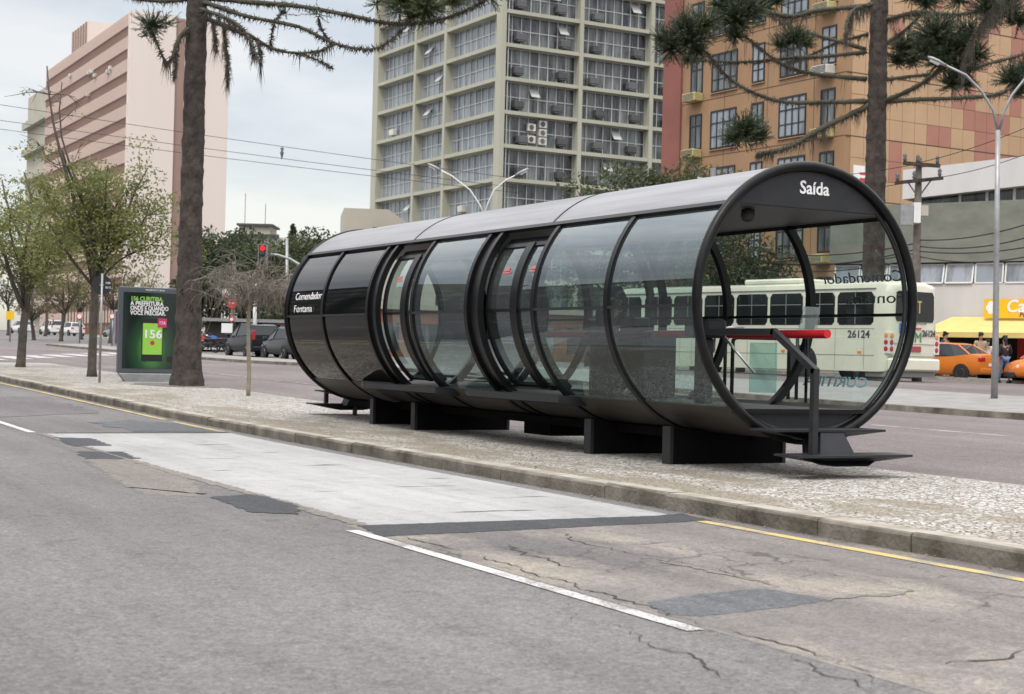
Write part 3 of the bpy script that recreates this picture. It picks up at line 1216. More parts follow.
# glass and mid rail on the far side
far_edges = [0.04] + [1.68, 3.32, 5.07, 6.74, 8.30, 10.09] + [LEN - .04]
for a, b in zip(far_edges, far_edges[1:]):
    mb = MB()
    shell(mb, 138.8, 182.2, a + .04, b - .04, TR - .01, 0, 3, 1)
    shell(mb, 183.4, 229.4, a + .04, b - .04, TR - .01, 0, 3, 1)
    mb.build('far_pane', M['glass_far'] if b < 8.5 else M['dark_glass'], tube, sm=True)
mb = MB()
for a, b in zip(far_edges, far_edges[1:]):
    shell(mb, 182.2, 183.5, a + .03, b - .03, TR + .012, .035, 1.3)
mb.build('far_rail', M['black'], tube)
# sliding doors on the street side, set in behind the skin
for (u0, u1, um) in ((3.36, 4.72, 3.97), (6.78, 7.96, 7.24)):
    door = MB()
    for a, b in ((u0 + .02, um - .09), (um + .09, u1 - .02)):
        shell(door, -48.8, 34.5, a, b, TR - .12, 0, 2.5, 1)
    dg = door.build('door', M['glass'], tube, sm=True)
    mb = MB()
    shell(mb, -49.2, 35.5, um - .085, um + .085, TR - .085, .06, 3)
    for a in (u0 + .0, u1 - .05):
        shell(mb, -49.2, 35.5, a, a + .05, TR - .10, .05, 3)
    shell(mb, -3.6, -2.0, u0, u1, TR - .105, .03, 1.6)
    shell(mb, 33.5, 36.0, u0, u1, TR - .10, .05, 2.5)
    shell(mb, -49.4, -47.5, u0, u1, TR - .10, .05, 2)
    mb.build('door_frame', M['black'], dg, sm=True, angle=30)
    mb = MB()
    shell(mb, 36.2, 41.0, u0, u1, TR - .13, .05, 2.4)
    mb.build('door_lintel', M['black'], tube)
    for a in ((u0 + um) / 2 - .14, (um + u1) / 2 - .14):
        mb = MB()
        shell(mb, 17.4, 18.2, a + .02, a + .22, TR - .112, .004, 1.2)
        shell(mb, 18.9, 20.8, a + .06, a + .18, TR - .112, .004, 1.2)
        mb.build('sticker', M['sticker'], dg)
    mb = MB()
    shell(mb, -49.4, 41.0, u1 + .045, u1 + .30, TR - .03, .03, 3)
    mb.build('door_pocket', M['black'], tube, sm=True, angle=30)
    # door rails beside the opening (second thin hoop)
    hoop(TR - .055, .022, u1 + .10, 40, 8, -49, 41).build('door_track', M['black'], tube, sm=True)
# boarding ramps folded out below the doors
for (a, b) in ((3.08, 6.04), (6.45, 9.60)):
    mb = MB()
    z1, z0 = .81, .69
    xo, xi = -1.15, -.80
    bot = [(xi, a, z0), (xo, a + .05, z0 + .04), (xo, b - .55, z0 + .04), (xo + .20, b, z0 + .07), (xi, b, z0)]
    top = [(p[0], p[1], z1) for p in bot]
    mb.rings([bot, top])
    mb.build('boarding_ramp', M['graphite'], tube)
# front fascia (circular segment) with its lettering, lower fascia
mb = MB()
zc = 2.875
n = 28
t0 = math.degrees(math.asin((zc - TZ) / (TR - .05)))
pts = [cy(t0 + (180 - 2 * t0) * i / n, .03, TR - .05) for i in range(n + 1)]
mb.prism(pts, (0, .03, 0))
fas = mb.build('fascia', M['graphite'], tube)
text('lettering', 'Saída', .19, M['white_letter'], fas, (.055, .026, 3.025), (1, 0, 0), (0, 0, 1), bold=.003, width=.385)
mb = MB()
t0 = -math.degrees(math.asin((TZ - .770) / (TR - .04)))
pts = [cy(t0 - (180 + 2 * t0) * i / n, .04, TR - .04) for i in range(n + 1)]
mb.prism(pts, (0, .03, 0))
mb.build('lower_fascia', M['graphite'], tube)
mb = MB()
mb.b2((-.86, -.015, ZF - .035), (.86, .14, ZF + .008))
mb.build('floor_edge', M['black'], tube)
mb = MB()
pts = [cy(t0 - (180 + 2 * t0) * i / n, LEN - .06, TR - .04) for i in range(n + 1)]
mb.prism(pts, (0, .03, 0))
mb.build('end_panel', M['graphite'], tube)


# lettering wrapped on the glass
def wrap(u0, zc_, r, side):
    def f(x, y, z):
        h = (zc_ + y - TZ) / r
        th = math.degrees(math.asin(h))
        if side < 0:
            return cy(th, u0 - x, r + z)
        return cy(180 - th, u0 + x, r + z)
    return f


for i, (s, w) in enumerate((('Comendador', 1.16), ('Fontana', .80))):
    text('lettering', s, .165, M['white_letter'], tube, (0, 0, 0), (1, 0, 0), (0, 0, 1), bold=.0, align='LEFT', bend=wrap(11.32 + .02 * i, 2.085 - .20 * i, TR + .006, -1), width=w)
    text('lettering', s, .175, M['dark_letter'], tube, (0, 0, 0), (1, 0, 0), (0, 0, 1), bold=.0, align='LEFT', bend=wrap(.12, 2.19 - .235 * i, TR - .004, 1), width=(1.36, .95)[i])
text('lettering', 'CURITIBA', .155, M['pale_letter'], tube, (0, 0, 0), (1, 0, 0), (0, 0, 1), bold=.002, align='LEFT', bend=wrap(.38, 1.02, TR - .004, 1), width=1.05, shear=.25)
# steps at both ends
for sgn, u0 in ((-1, 0.), (1, LEN)):
    for (z, ua, ub, x0, x1) in ((.605, .0, .42, -.73, .70), (.372, .42, .80, -.74, .72)):
        u_a, u_b = u0 + sgn * ua, u0 + sgn * ub
        um = (u_a + u_b) / 2
        mb = MB()
        mb.b2((x0, u_a, z - .022), (x1, u_b, z))
        top = [(x0 + .02, u_a, z - .022), (x1 - .02, u_a, z - .022), (x1 - .02, u_b, z - .022), (x0 + .02, u_b, z - .022)]
        bot = [(-.22, um - .12, z - .115), (.20, um - .12, z - .115), (.20, um + .12, z - .115), (-.22, um + .12, z - .115)]
        mb.rings([bot, top])
        mb.build('step', M['graphite'], tube)
    mb = MB()
    mb.rings([[(-.22, u0 + sgn * .22, .34), (.24, u0 + sgn * .22, .34), (.24, u0 + sgn * .50, .34), (-.22, u0 + sgn * .50, .34)],
              [(-.14, u0 + sgn * .10, .60), (.14, u0 + sgn * .10, .60), (.14, u0 + sgn * .40, .60), (-.14, u0 + sgn * .40, .60)]])
    if sgn > 0:
        mb.b2((-.03, u0 + .35, .10), (.03, u0 + .41, .36))
    mb.build('step_bracket', M['graphite'], tube)
    xh = -.43
    mb = MB()
    path = [(xh, u0 + sgn * .64, .36), (xh, u0 + sgn * .64, 1.20), (xh, u0 - sgn * .02, 1.585), (xh, u0 - sgn * 1.45, 1.585)]
    s_ = .032
    for a, b in zip(path, path[1:]):
        a, b = Vector(a), Vector(b)
        d = (b - a).normalized()
        e = s_ * .6
        side = Vector((1, 0, 0))
        nn = d.cross(side)
        mb.rings([[p + side * s_ * i + nn * s_ * j for i, j in ((-1, -1), (1, -1), (1, 1), (-1, 1))] for p in (a - d * e * (a.z > .5), b + d * e)])
    mb.build('handrail', M['graphite'], tube)
# cross-shaped supports under the belly
for (yy, w) in ((13.96, .15), (15.62, .15), (20.57, .13), (22.10, .13)):
    ly = yy - TU
    gz = g(10.3, yy) + .10
    mb = MB()
    mbf, mbg = MB(), MB()
    mbf.b2((-.79, ly, gz), (-.745, ly + w, .545))
    mbg.b2((.745, ly, gz), (.79, ly + w, .545))
    prof = [(-.744, gz), (.744, gz), (.744, .56), (.45, .50), (0, .475), (-.45, .50), (-.744, .56)]
    mb.prism([(p[0], ly + .012, p[1]) for p in prof], (0, w - .024, 0))
    su_ = mb.build('support', M['support'], tube)
    mbf.build('end_plate', M['graphite'], su_)
    mbg.build('end_plate', M['graphite'], su_)
mb = MB()
mb.b2((-.40, 1.3, .40), (-.30, 9.5, .50))
mb.b2((.30, 1.3, .40), (.40, 9.5, .50))
mb.b2((-.3, 4.8, .24), (.3, 5.5, .42))
mb.build('under_beam', M['support'], tube)
# guard bar in red, dome camera
mb = MB()
mb.tube([(.42, .20, 1.585), (.42, 6.3, 1.578)], .048, 20)
mb.build('guard_bar', M['red'], tube, sm=True, angle=40)
mb = MB()
mb.lathe([(.03, 2.86), (.07, 2.85), (.075, 2.78), (.06, 2.74), (.02, 2.72)], 14, c=(-.55, .35, 0))
mb.build('dome_camera', M['plastic'], tube, sm=True)


# things standing on the station floor
def bent(mb, pts, r, k=.07, n=10):
    """pipe with rounded bends"""
    pts = [Vector(p) for p in pts]
    path = [pts[0]]
    for a, b, c in zip(pts, pts[1:], pts[2:]):
        d1, d2 = (a - b).normalized(), (c - b).normalized()
        p0, p1 = b + d1 * k, b + d2 * k
        for t in (0, .25, .5, .75, 1):
            path.append(p0 * (1 - t) ** 2 + b * 2 * t * (1 - t) + p1 * t * t)
    path.append(pts[-1])
    mb.tube(path, r, n)
    return mb


gate = thing('turnstile_gate', 'black pipe gate frame with teal glass panel inside the station exit', 'gate', (12.40, 16.40, ZF))
bent(MB(), [(-.06, .30, 0), (-.06, .30, .80), (.50, -.18, .80), (.50, -.18, 0)], .026).build('gate_frame', M['black'], gate, sm=True)
mb = MB()
mb.tube([(-.12, .38, 0), (-.12, .38, .86)], .024, 10)
mb.tube([(.58, -.25, 0), (.58, -.25, .86)], .024, 10)
mb.build('gate_post', M['black'], gate, sm=True)
mb = MB()
mb.b2((.10, .02, .08), (.46, .03, .74))
gp = mb.build('glass_panel', M['teal_glass'], gate)
gp.rotation_euler = (0, 0, -R(40))
gp.location = (.02, .20, 0)
turn = thing('turnstile', 'dark turnstile with polished steel arms just inside the station exit', 'turnstile', (10.15, 14.25, ZF))
mb = MB()
mb.bbox((-.14, -.22, .74), (.14, .24, .95), .03)
mb.bbox((-.07, -.08, 0), (.07, .12, .74), .02)
mb.build('cabinet', M['graphite'], turn)
mb = MB()
mb.tube([(.17, .0, .84), (.42, -.36, .36)], .017, 10)
mb.tube([(.17, .0, .86), (.64, .16, .875)], .017, 10)
mb.tube([(.17, .05, .84), (.42, .42, .60)], .017, 10)
mb.build('arm', M['chrome'], turn, sm=True)
shield = thing('acrylic_shield', 'small whitish acrylic sheet on a thin post above the red guard bar', 'shield', (11.35, 13.95, ZF))
mb = MB()
mb.tube([(0, 0, 0), (0, 0, .84)], .018, 8)
mb.build('post', M['black'], shield, sm=True)
mb = MB()
mb.prism([(-.14, -.012, .84), (.13, -.012, .84), (.17, -.012, 1.13), (-.06, -.012, 1.13)], (0, .012, 0))
mb.build('sheet', M['acrylic'], shield)
desk = thing('fare_desk', 'dark fare collector desk behind the glass beside the seated attendant', 'desk', (10.85, 17.0, ZF))
mb = MB()
mb.bbox((-.30, -.85, .78), (.30, .55, .83), .012)
mb.build('desk_top', M['graphite'], desk)
mb = MB()
mb.b2((-.24, -.80, 0), (.24, -.74, .78))
mb.b2((-.24, .44, 0), (.24, .50, .78))
mb.b2((.20, -.74, .10), (.24, .44, .78))
mb.build('desk_side', M['graphite'], desk)
mb = MB()
mb.bbox((-.12, -.35, .83), (.14, -.02, 1.02), .02)
mb.build('fare_machine', M['plastic'], desk)
stool = thing('attendant_stool', 'black padded high stool behind the glass carrying the seated attendant', 'stool', (11.15, 17.95, ZF))
mb = MB()
mb.bbox((-.21, -.21, .50), (.21, .21, .58), .03)
mb.build('seat', M['plastic'], stool)
mb = MB()
mb.bbox((-.20, .17, .66), (.20, .23, 1.02), .025)
mb.b2((-.03, .19, .54), (.03, .22, .70))
mb.build('backrest', M['plastic'], stool)
mb = MB()
mb.lathe([(.24, 0), (.24, .03), (.05, .06), (.03, .10), (.03, .50)], 16)
mb.build('pedestal', M['graphite'], stool, sm=True, angle=40)
# ------------------------------------------------------------------ people
def skin_mesh(name, verts, edges, radii, mat, parent, sub=1, root=0):
    me = bpy.data.meshes.new(name)
    me.from_pydata([tuple(v) for v in verts], edges, [])
    o = bpy.data.objects.new(name, me)
    COL.objects.link(o)
    o.modifiers.new('s', 'SKIN')
    for i, r_ in enumerate(radii):
        sv = me.skin_vertices[0].data[i]
        sv.radius = r_ if isinstance(r_, tuple) else (r_, r_)
        sv.use_root = (i == root)
    sb = o.modifiers.new('u', 'SUBSURF')
    sb.levels = sb.render_levels = sub
    dg = bpy.context.evaluated_depsgraph_get()
    m2 = bpy.data.meshes.new_from_object(o.evaluated_get(dg))
    bpy.data.objects.remove(o)
    m2.materials.clear()
    m2.materials.append(mat)
    m2.polygons.foreach_set('use_smooth', [True] * len(m2.polygons))
    ob = bpy.data.objects.new(name, m2)
    COL.objects.link(ob)
    ob.parent = parent
    return ob


def person(label, loc, rz, J, top, trousers, hair=None, shoes=None, group=None, long_hair=False, scale=1., head_turn=0.):
    """J: joints in local metres, figure faces local +Y"""
    t = thing('person', label, 'person', loc, rz, group)
    t.scale = (scale,) * 3
    V = Vector
    j = {k: V(v) for k, v in J.items()}
    sh = {s: j['shoulder_' + s] for s in 'lr'}
    names, vs, rad, ed = {}, [], [], []

    def pt(n, p, r_):
        names[n] = len(vs)
        vs.append(V(p))
        rad.append(r_)

    def ln(*ns):
        for a, b in zip(ns, ns[1:]):
            ed.append((names[a], names[b]))
    pt('pelvis', j['pelvis'], (.135, .10))
    pt('waist', j['waist'], (.12, .09))
    pt('chest', j['chest'], (.145, .105))
    pt('neck', j['neck'], .055)
    up = (j['head'] - j['neck']).normalized()
    pt('jaw', j['head'] - up * .05, (.062, .07))
    pt('skull', j['head'] + up * .055, (.075, .09))
    pt('crown', j['head'] + up * .11, (.055, .065))
    ln('pelvis', 'waist', 'chest', 'neck', 'jaw', 'skull', 'crown')
    fw = V((math.sin(-head_turn), math.cos(head_turn), 0))
    pt('nose', j['head'] + fw * .115 - up * .005, .013)
    ln('jaw', 'nose')
    for s in 'lr':
        pt('sh' + s, sh[s], .052)
        pt('el' + s, j['elbow_' + s], .038)
        pt('wr' + s, j['wrist_' + s], .027)
        ln('chest', 'sh' + s, 'el' + s, 'wr' + s)
        d = (j['wrist_' + s] - j['elbow_' + s]).normalized()
        side = d.cross(V((0, 1, 0)))
        side = side.normalized() if side.length > .1 else V((1, 0, 0))
        pt('pa' + s, j['wrist_' + s] + d * .07, (.036, .018))
        ln('wr' + s, 'pa' + s)
        for q, (off, l_) in enumerate(((-.03, .065), (-.01, .078), (.01, .072), (.03, .055))):
            pt('f%d' % q + s, j['wrist_' + s] + d * (.075 + l_) + side * off + V((0, .012, 0)), .008)
            ln('pa' + s, 'f%d' % q + s)
        pt('th' + s, j['wrist_' + s] + d * .08 + V((0, .045, 0)), .010)
        ln('wr' + s, 'th' + s)
        pt('hi' + s, j['hip_' + s], .085)
        pt('kn' + s, j['knee_' + s], .055)
        pt('an' + s, j['ankle_' + s], .038)
        tv = j['toe_' + s]
        pt('to' + s, tv, .03)
        ln('pelvis', 'hi' + s, 'kn' + s, 'an' + s, 'to' + s)
    skin_mesh('body', vs, ed, rad, M['skin'], t, 1, 0)
    # jacket or shirt
    v2 = [j['pelvis'] + V((0, 0, -.02)), j['waist'], j['chest'], j['neck'] - (j['neck'] - j['chest']) * .25]
    r2 = [(.155, .12), (.145, .112), (.168, .128), (.07, .07)]
    e2 = [(0, 1), (1, 2), (2, 3)]
    for s in 'lr':
        i = len(v2)
        v2 += [sh[s], j['elbow_' + s], j['elbow_' + s] * .12 + j['wrist_' + s] * .88]
        r2 += [.070, .052, .042]
        e2 += [(2, i), (i, i + 1), (i + 1, i + 2)]
    skin_mesh('jacket', v2, e2, r2, top, t, 1, 0)
    v3, r3, e3 = [j['pelvis'] + V((0, 0, .03))], [(.15, .115)], []
    for s in 'lr':
        i = len(v3)
        v3 += [j['hip_' + s], j['knee_' + s], j['knee_' + s] * .08 + j['ankle_' + s] * .92]
        r3 += [.098, .070, .056]
        e3 += [(0, i), (i, i + 1), (i + 1, i + 2)]
    skin_mesh('trousers', v3, e3, r3, trousers, t, 1, 0)
    for s in 'lr':
        a, b = j['ankle_' + s], j['toe_' + s]
        mb = MB()
        d = V((b.x - a.x, b.y - a.y, 0)).normalized()
        n = V((-d.y, d.x, 0))
        z0 = min(a.z, b.z) - .06
        rs = []
        for f_, w_, h_ in ((-.08, .03, .08), (-.04, .042, .11), (.06, .046, .085), (.14, .045, .06), (.19, .025, .04)):
            c = V((a.x, a.y, z0)) + d * f_
            rs.append([c - n * w_, c + n * w_, c + n * w_ * .8 + V((0, 0, h_)), c - n * w_ * .8 + V((0, 0, h_))])
        mb.rings(rs)
        mb.build('shoe', shoes or M['plastic'], t, sm=True)
    hv = [j['head'] + up * .085 - fw * .03, j['head'] + up * .135 - fw * .01, j['head'] - fw * .075]
    hr = [(.088, .10), (.06, .07), (.06, .05)]
    he = [(0, 1), (0, 2)]
    if long_hair:
        hv.append(j['neck'] - fw * .08 + V((0, 0, -.08)))
        hr.append((.07, .045))
        he.append((2, 3))
    skin_mesh('hair', hv, he, hr, hair or M['hair'], t, 2, 0)
    rt = V((fw.y, -fw.x, 0))
    mb = MB()
    for s in (-1, 1):
        mb.box(j['head'] + rt * .03 * s + fw * .088 + up * .035, (.016, .012, .010))
    mb.box(j['head'] + fw * .083 - up * .045, (.04, .012, .008))
    mb.build('face_detail', M['hair'], t)
    return t


STAND = dict(pelvis=(0, 0, .93), waist=(0, 0, 1.08), chest=(0, 0, 1.30), neck=(0, 0, 1.46), head=(0, .015, 1.565),
             shoulder_l=(-.19, 0, 1.39), shoulder_r=(.19, 0, 1.39), elbow_l=(-.24, -.03, 1.11), elbow_r=(.24, -.03, 1.11),
             wrist_l=(-.25, .05, .88), wrist_r=(.25, .05, .88), hip_l=(-.09, 0, .90), hip_r=(.09, 0, .90),
             knee_l=(-.10, .02, .50), knee_r=(.10, .02, .50), ankle_l=(-.10, 0, .085), ankle_r=(.10, 0, .085), toe_l=(-.11, .16, .04), toe_r=(.11, .16, .04))


def pose(**k):
    d = dict(STAND)
    d.update(k)
    return d


SIT = pose(pelvis=(0, 0, .66), waist=(0, .02, .80), chest=(0, .08, 1.00), neck=(0, .13, 1.15), head=(0, .19, 1.25),
           shoulder_l=(-.19, .09, 1.09), shoulder_r=(.19, .09, 1.09), elbow_l=(-.22, .22, .86), elbow_r=(.22, .22, .86),
           wrist_l=(-.12, .44, .90), wrist_r=(.12, .44, .90), hip_l=(-.09, .05, .64), hip_r=(.09, .05, .64),
           knee_l=(-.11, .46, .62), knee_r=(.11, .46, .60), ankle_l=(-.11, .44, .20), ankle_r=(.11, .40, .16), toe_l=(-.11, .58, .15), toe_r=(.11, .54, .11))
person('attendant in dark jacket and pale jeans seated behind the station glass', (11.15, 17.95, ZF), R(180), SIT, M['cloth_black'], M['jeans'])
gp = lambda X, Y, h=.12: (X, Y, g(X, Y) + h)
WALK = pose(knee_l=(-.10, .10, .50), knee_r=(.10, .03, .50), ankle_l=(-.10, .22, .10), ankle_r=(.10, -.20, .12), toe_l=(-.11, .37, .06), toe_r=(.10, -.06, .05),
            elbow_l=(-.25, -.06, 1.11), wrist_l=(-.24, .06, .92), elbow_r=(.27, .02, 1.12), wrist_r=(.20, .18, 1.02))
person('woman in black top and blue jeans walking by the cafe with her back turned', gp(dep(1004, 388, 57.5).x, dep(1004, 388, 57.5).y, .02), R(-20), WALK, M['cloth_black'], M['jeans'], long_hair=True, scale=.99)
person('man in beige jacket standing behind the orange taxi', gp(47.0, 46.7), R(150), pose(wrist_r=(.16, .22, 1.05), elbow_r=(.25, .02, 1.12)), M['cloth_beige'], M['cloth_navy'], scale=1.07)
person('man in navy shirt standing behind the roof of the orange taxi', gp(46.4, 48.1), R(190), STAND, M['cloth_navy'], M['cloth_black'], scale=1.07)
person('person in white shirt and red trousers beside the cafe front', gp(47.6, 46.9), R(160), STAND, M['cloth_white'], M['cloth_red'], scale=.93)


# ------------------------------------------------------------------ vehicles
def wheel(parent, x, y, r_, w, side):
    mb = MB()
    mb.lathe([(r_ * .62, -w / 2), (r_ * .93, -w / 2), (r_, -w / 2 + .03), (r_, w / 2 - .03), (r_ * .93, w / 2), (r_ * .62, w / 2)], 24, 'x', (0, 0, 0))
    o = mb.build('wheel', M['rubber'], parent, sm=True, loc=(x, y, r_), angle=40)
    mb = MB()
    s = side
    mb.lathe([(r_ * .64, s * w * .42), (r_ * .60, s * (w / 2 + .004)), (r_ * .55, s * w * .36)], 24, 'x', cap=False)
    mb.lathe([(r_ * .55, s * w * .30), (.001, s * w * .30)], 24, 'x', cap=False)
    for k in range(6):
        a = 2 * PI * k / 6
        c = Vector((s * w * .40, math.cos(a) * r_ * .33, math.sin(a) * r_ * .33))
        mb.box(c, (.03, r_ * .5, r_ * .15), Matrix.Rotation(a, 3, 'X'))
    mb.lathe([(r_ * .16, s * w * .46), (.001, s * w * .47)], 12, 'x', cap=False)
    mb.build('rim', M['rim'], o)
    return o


def car(name, label, loc, rz, paint, kind='sedan', group=None, bumper=None):
    t = thing(name, label, 'car', loc, rz, group)
    if kind == 'sedan':
        S = [(-2.12, .36, .84, .70), (-2.08, .28, 1.00, .77), (-1.75, .24, 1.05, .81), (-1.35, .22, 1.03, .845), (-.7, .21, .97, .85), (.1, .21, .95, .85), (.95, .21, .94, .85), (1.35, .23, .88, .83), (1.85, .27, .76, .77), (2.08, .30, .64, .68), (2.14, .36, .56, .60)]
        base = [(-1.60, .72, 1.04), (-.95, .78, .98), (.25, .79, .95), (1.15, .72, .94)]
        top = [(-.92, .50, 1.44), (-.62, .57, 1.47), (.10, .58, 1.485), (.42, .52, 1.44)]
        WY = (-1.28, 1.30)
    elif kind == 'van':
        S = [(-2.04, .36, .90, .74), (-2.02, .28, 1.06, .80), (-1.75, .24, 1.08, .84), (-1.2, .22, 1.06, .86), (-.4, .21, 1.04, .865), (.5, .21, 1.02, .865), (1.15, .22, .98, .85), (1.6, .25, .88, .81), (1.92, .29, .74, .72), (2.0, .36, .62, .62)]
        base = [(-1.98, .77, 1.07), (-1.3, .82, 1.07), (.2, .82, 1.03), (1.35, .74, .98)]
        top = [(-1.72, .60, 1.58), (-1.35, .66, 1.635), (.0, .67, 1.65), (.45, .60, 1.60)]
        WY = (-1.30, 1.28)
    else:
        S = [(-1.94, .36, .86, .70), (-1.92, .28, .99, .77), (-1.65, .24, 1.01, .81), (-1.1, .22, .99, .835), (-.4, .21, .96, .84), (.5, .21, .94, .84), (1.1, .22, .90, .82), (1.55, .25, .80, .78), (1.85, .29, .68, .69), (1.92, .36, .56, .60)]
        base = [(-1.86, .72, 1.0), (-1.2, .78, .99), (.2, .79, .95), (1.2, .72, .91)]
        top = [(-1.45, .54, 1.43), (-1.0, .60, 1.475), (.05, .60, 1.485), (.45, .54, 1.44)]
        WY = (-1.22, 1.24)
    rs = []
    for y, zl, zb, w in S:
        h = zb - zl
        pts = [(w * .86, zl), (w * .98, zl + h * .16), (w, zl + h * .45), (w * .975, zl + h * .72), (w * .93, zb - .04), (w * .80, zb), (w * .4, zb + .02)]
        rs.append([Vector((x, y, z)) for x, z in pts] + [Vector((-x, y, z)) for x, z in pts[::-1]])
    mb = MB()
    mb.rings(rs)
    mb.build('body', paint, t, sm=True, angle=50)
    # greenhouse
    bl = [Vector((x * s, y, z)) for y, x, z in base for s in (1,)]
    ring_b = [Vector((x, y, z - .02)) for y, x, z in base] + [Vector((-x, y, z - .02)) for y, x, z in base[::-1]]
    ring_t = [Vector((x, y, z - .03)) for y, x, z in top] + [Vector((-x, y, z - .03)) for y, x, z in top[::-1]]
    mb = MB()
    mb.rings([ring_b, ring_t])
    mb.build('window_glass', M['car_glass'], t)
    mb = MB()
    up = Vector((0, 0, .05))
    rt0 = [p * 1.0 + Vector((0, 0, -.012)) for p in ring_t]
    rt0 = [Vector((p.x * 1.02, p.y * 1.02, p.z)) for p in rt0]
    rt1 = [Vector((p.x * .93, p.y * .93, p.z + .04)) for p in ring_t]
    mb.rings([rt0, rt1])
    for i in (0, 1, 2, 3):
        for s in (1, -1):
            a = Vector((base[i][1] * s * 1.005, base[i][0], base[i][2] - .02))
            b = Vector((top[i][1] * s * 1.01, top[i][0], top[i][2] - .03))
            if i == 1 and kind != 'van':
                continue
            mb.tube([a, b], .034 if i in (0, 3) else .028, 6)
    mb.build('roof', paint, t, sm=True, angle=40)
    ra = S[1][3]
    zt = S[1][2]
    yr = S[0][0]
    for s in (-1, 1):
        mb = MB()
        if kind == 'van':
            mb.bbox((s * (ra - .015), yr + .02, .82), (s * (ra - .16), yr - .025, 1.30 if kind == 'van' else zt), .02)
        else:
            mb.bbox((s * (ra - .0), yr + .16, zt - .26), (s * (ra - .30), yr - .015, zt - .07), .03)
        mb.build('tail_lamp', M['tail'], t)
        mb = MB()
        yf = S[-2][0]
        mb.bbox((s * .42, yf - .14, S[-2][2] - .16), (s * .70, yf + .03, S[-2][2] - .03), .03)
        mb.build('headlight', M['lampclear'], t)
        mb = MB()
        mb.bbox((s * (base[3][1] + .08), base[3][0] - .28, base[3][2] + .0), (s * (base[3][1] + .26), base[3][0] - .18, base[3][2] + .13), .02)
        mb.build('mirror', bumper or paint, t)
    mb = MB()
    mb.b2((-.24, yr - .02, zt - .42), (.24, yr + .05, zt - .30))
    mb.build('number_plate', M['sign_white'] if kind != 'van' else M['rim'], t)
    mb = MB()
    mb.bbox((-ra * .95, yr - .03, .32), (ra * .95, yr + .10, .50), .03)
    mb.build('bumper', bumper or paint, t)
    mb = MB()
    yf = S[-1][0]
    mb.bbox((-.62, yf - .12, .28), (.62, yf + .02, .46), .03)
    mb.build('bumper', bumper or paint, t)
    for y in WY:
        for s in (-1, 1):
            mb = MB()
            mb.lathe([(.355, s * .80), (.355, s * (S[4][3] + .004)), (.001, s * (S[4][3] + .004))], 24, 'x', (0, y, .31), cap=False)
            mb.build('wheel_arch', M['plastic'], t)
    for y in WY:
        for s in (-1, 1):
            wheel(t, s * (S[4][3] - .075), y, .305, .19, s)
    return t


gv = lambda X, Y: (X, Y, g(X, Y) + .006)
car('taxi', 'orange taxi sedan with its rear lights towards the bus and cafe', gv(44.5, 46.1), R(12), M['orange'], 'sedan', 'orange taxis')
car('taxi', 'orange taxi with black bumper cut by the right photo edge', gv(dep(1063, 387, 57).x, dep(1063, 387, 57).y), R(62), M['orange'], 'van', 'orange taxis', bumper=M['plastic'])
car('parked_car', 'dark blue minivan with tall red tail lamps behind the grey sapling', gv(25.75, 75.5), R(2), M['navy'], 'van', 'cars beyond the far kerb')
car('parked_car', 'dark grey hatchback half hidden by the black end of the tube station', gv(25.45, 69.2), R(2), M['darkgrey'], 'hatch', 'cars beyond the far kerb')
for X, Y, rz, paint, kind, lab in (
        (37.9, 171.5, 8, M['white_car'], 'hatch', 'white hatchback at the right end of the white row far down the street'),
        (36.7, 176.0, 8, M['white_car'], 'van', 'white tall car in the middle of the white row far down the street'),
        (34.4, 180.5, 8, M['white_car'], 'hatch', 'white car at the left end of the white row, beside a slim trunk'),
        (24.0, 184.0, 5, M['darkgrey'], 'hatch', 'dark car under the yellow sign at the left photo edge'),
        (37.6, 150.0, 12, M['silver_car'], 'hatch', 'silver grey hatchback just left of the tree with the sign pole'),
        (39.0, 140.0, 12, M['darkgrey'], 'van', 'dark car between the sign pole and the small dark poster panel')):
    car('parked_car', lab, gv(X, Y), R(rz), paint, kind, 'cars parked far down the street')


def van_box(label, loc, rz):
    t = thing('delivery_van', label, 'van', loc, rz)
    mb = MB()
    mb.bbox((-.95, -2.6, .55), (.95, 1.1, 2.75), .06)
    mb.build('cargo_box', M['white_car'], t)
    mb = MB()
    mb.rings([[(-.88, 1.12, .45), (.88, 1.12, .45), (.88, 1.12, 2.0), (-.88, 1.12, 2.0)], [(-.88, 2.0, .45), (.88, 2.0, .45), (.84, 1.95, 1.95), (-.84, 1.95, 1.95)], [(-.86, 2.6, .45), (.86, 2.6, .45), (.84, 2.55, 1.1), (-.84, 2.55, 1.1)]])
    mb.build('cab', M['white_car'], t)
    for y in (-1.6, 1.7):
        for s in (-1, 1):
            wheel(t, s * .82, y, .36, .22, s)
    return t


van_box('white box van parked beyond the sign pole and grey trees', gv(44.5, 152.0), R(14))
van_box('white van cut by the left photo edge under the trees', gv(20.0, 171.0), R(8))


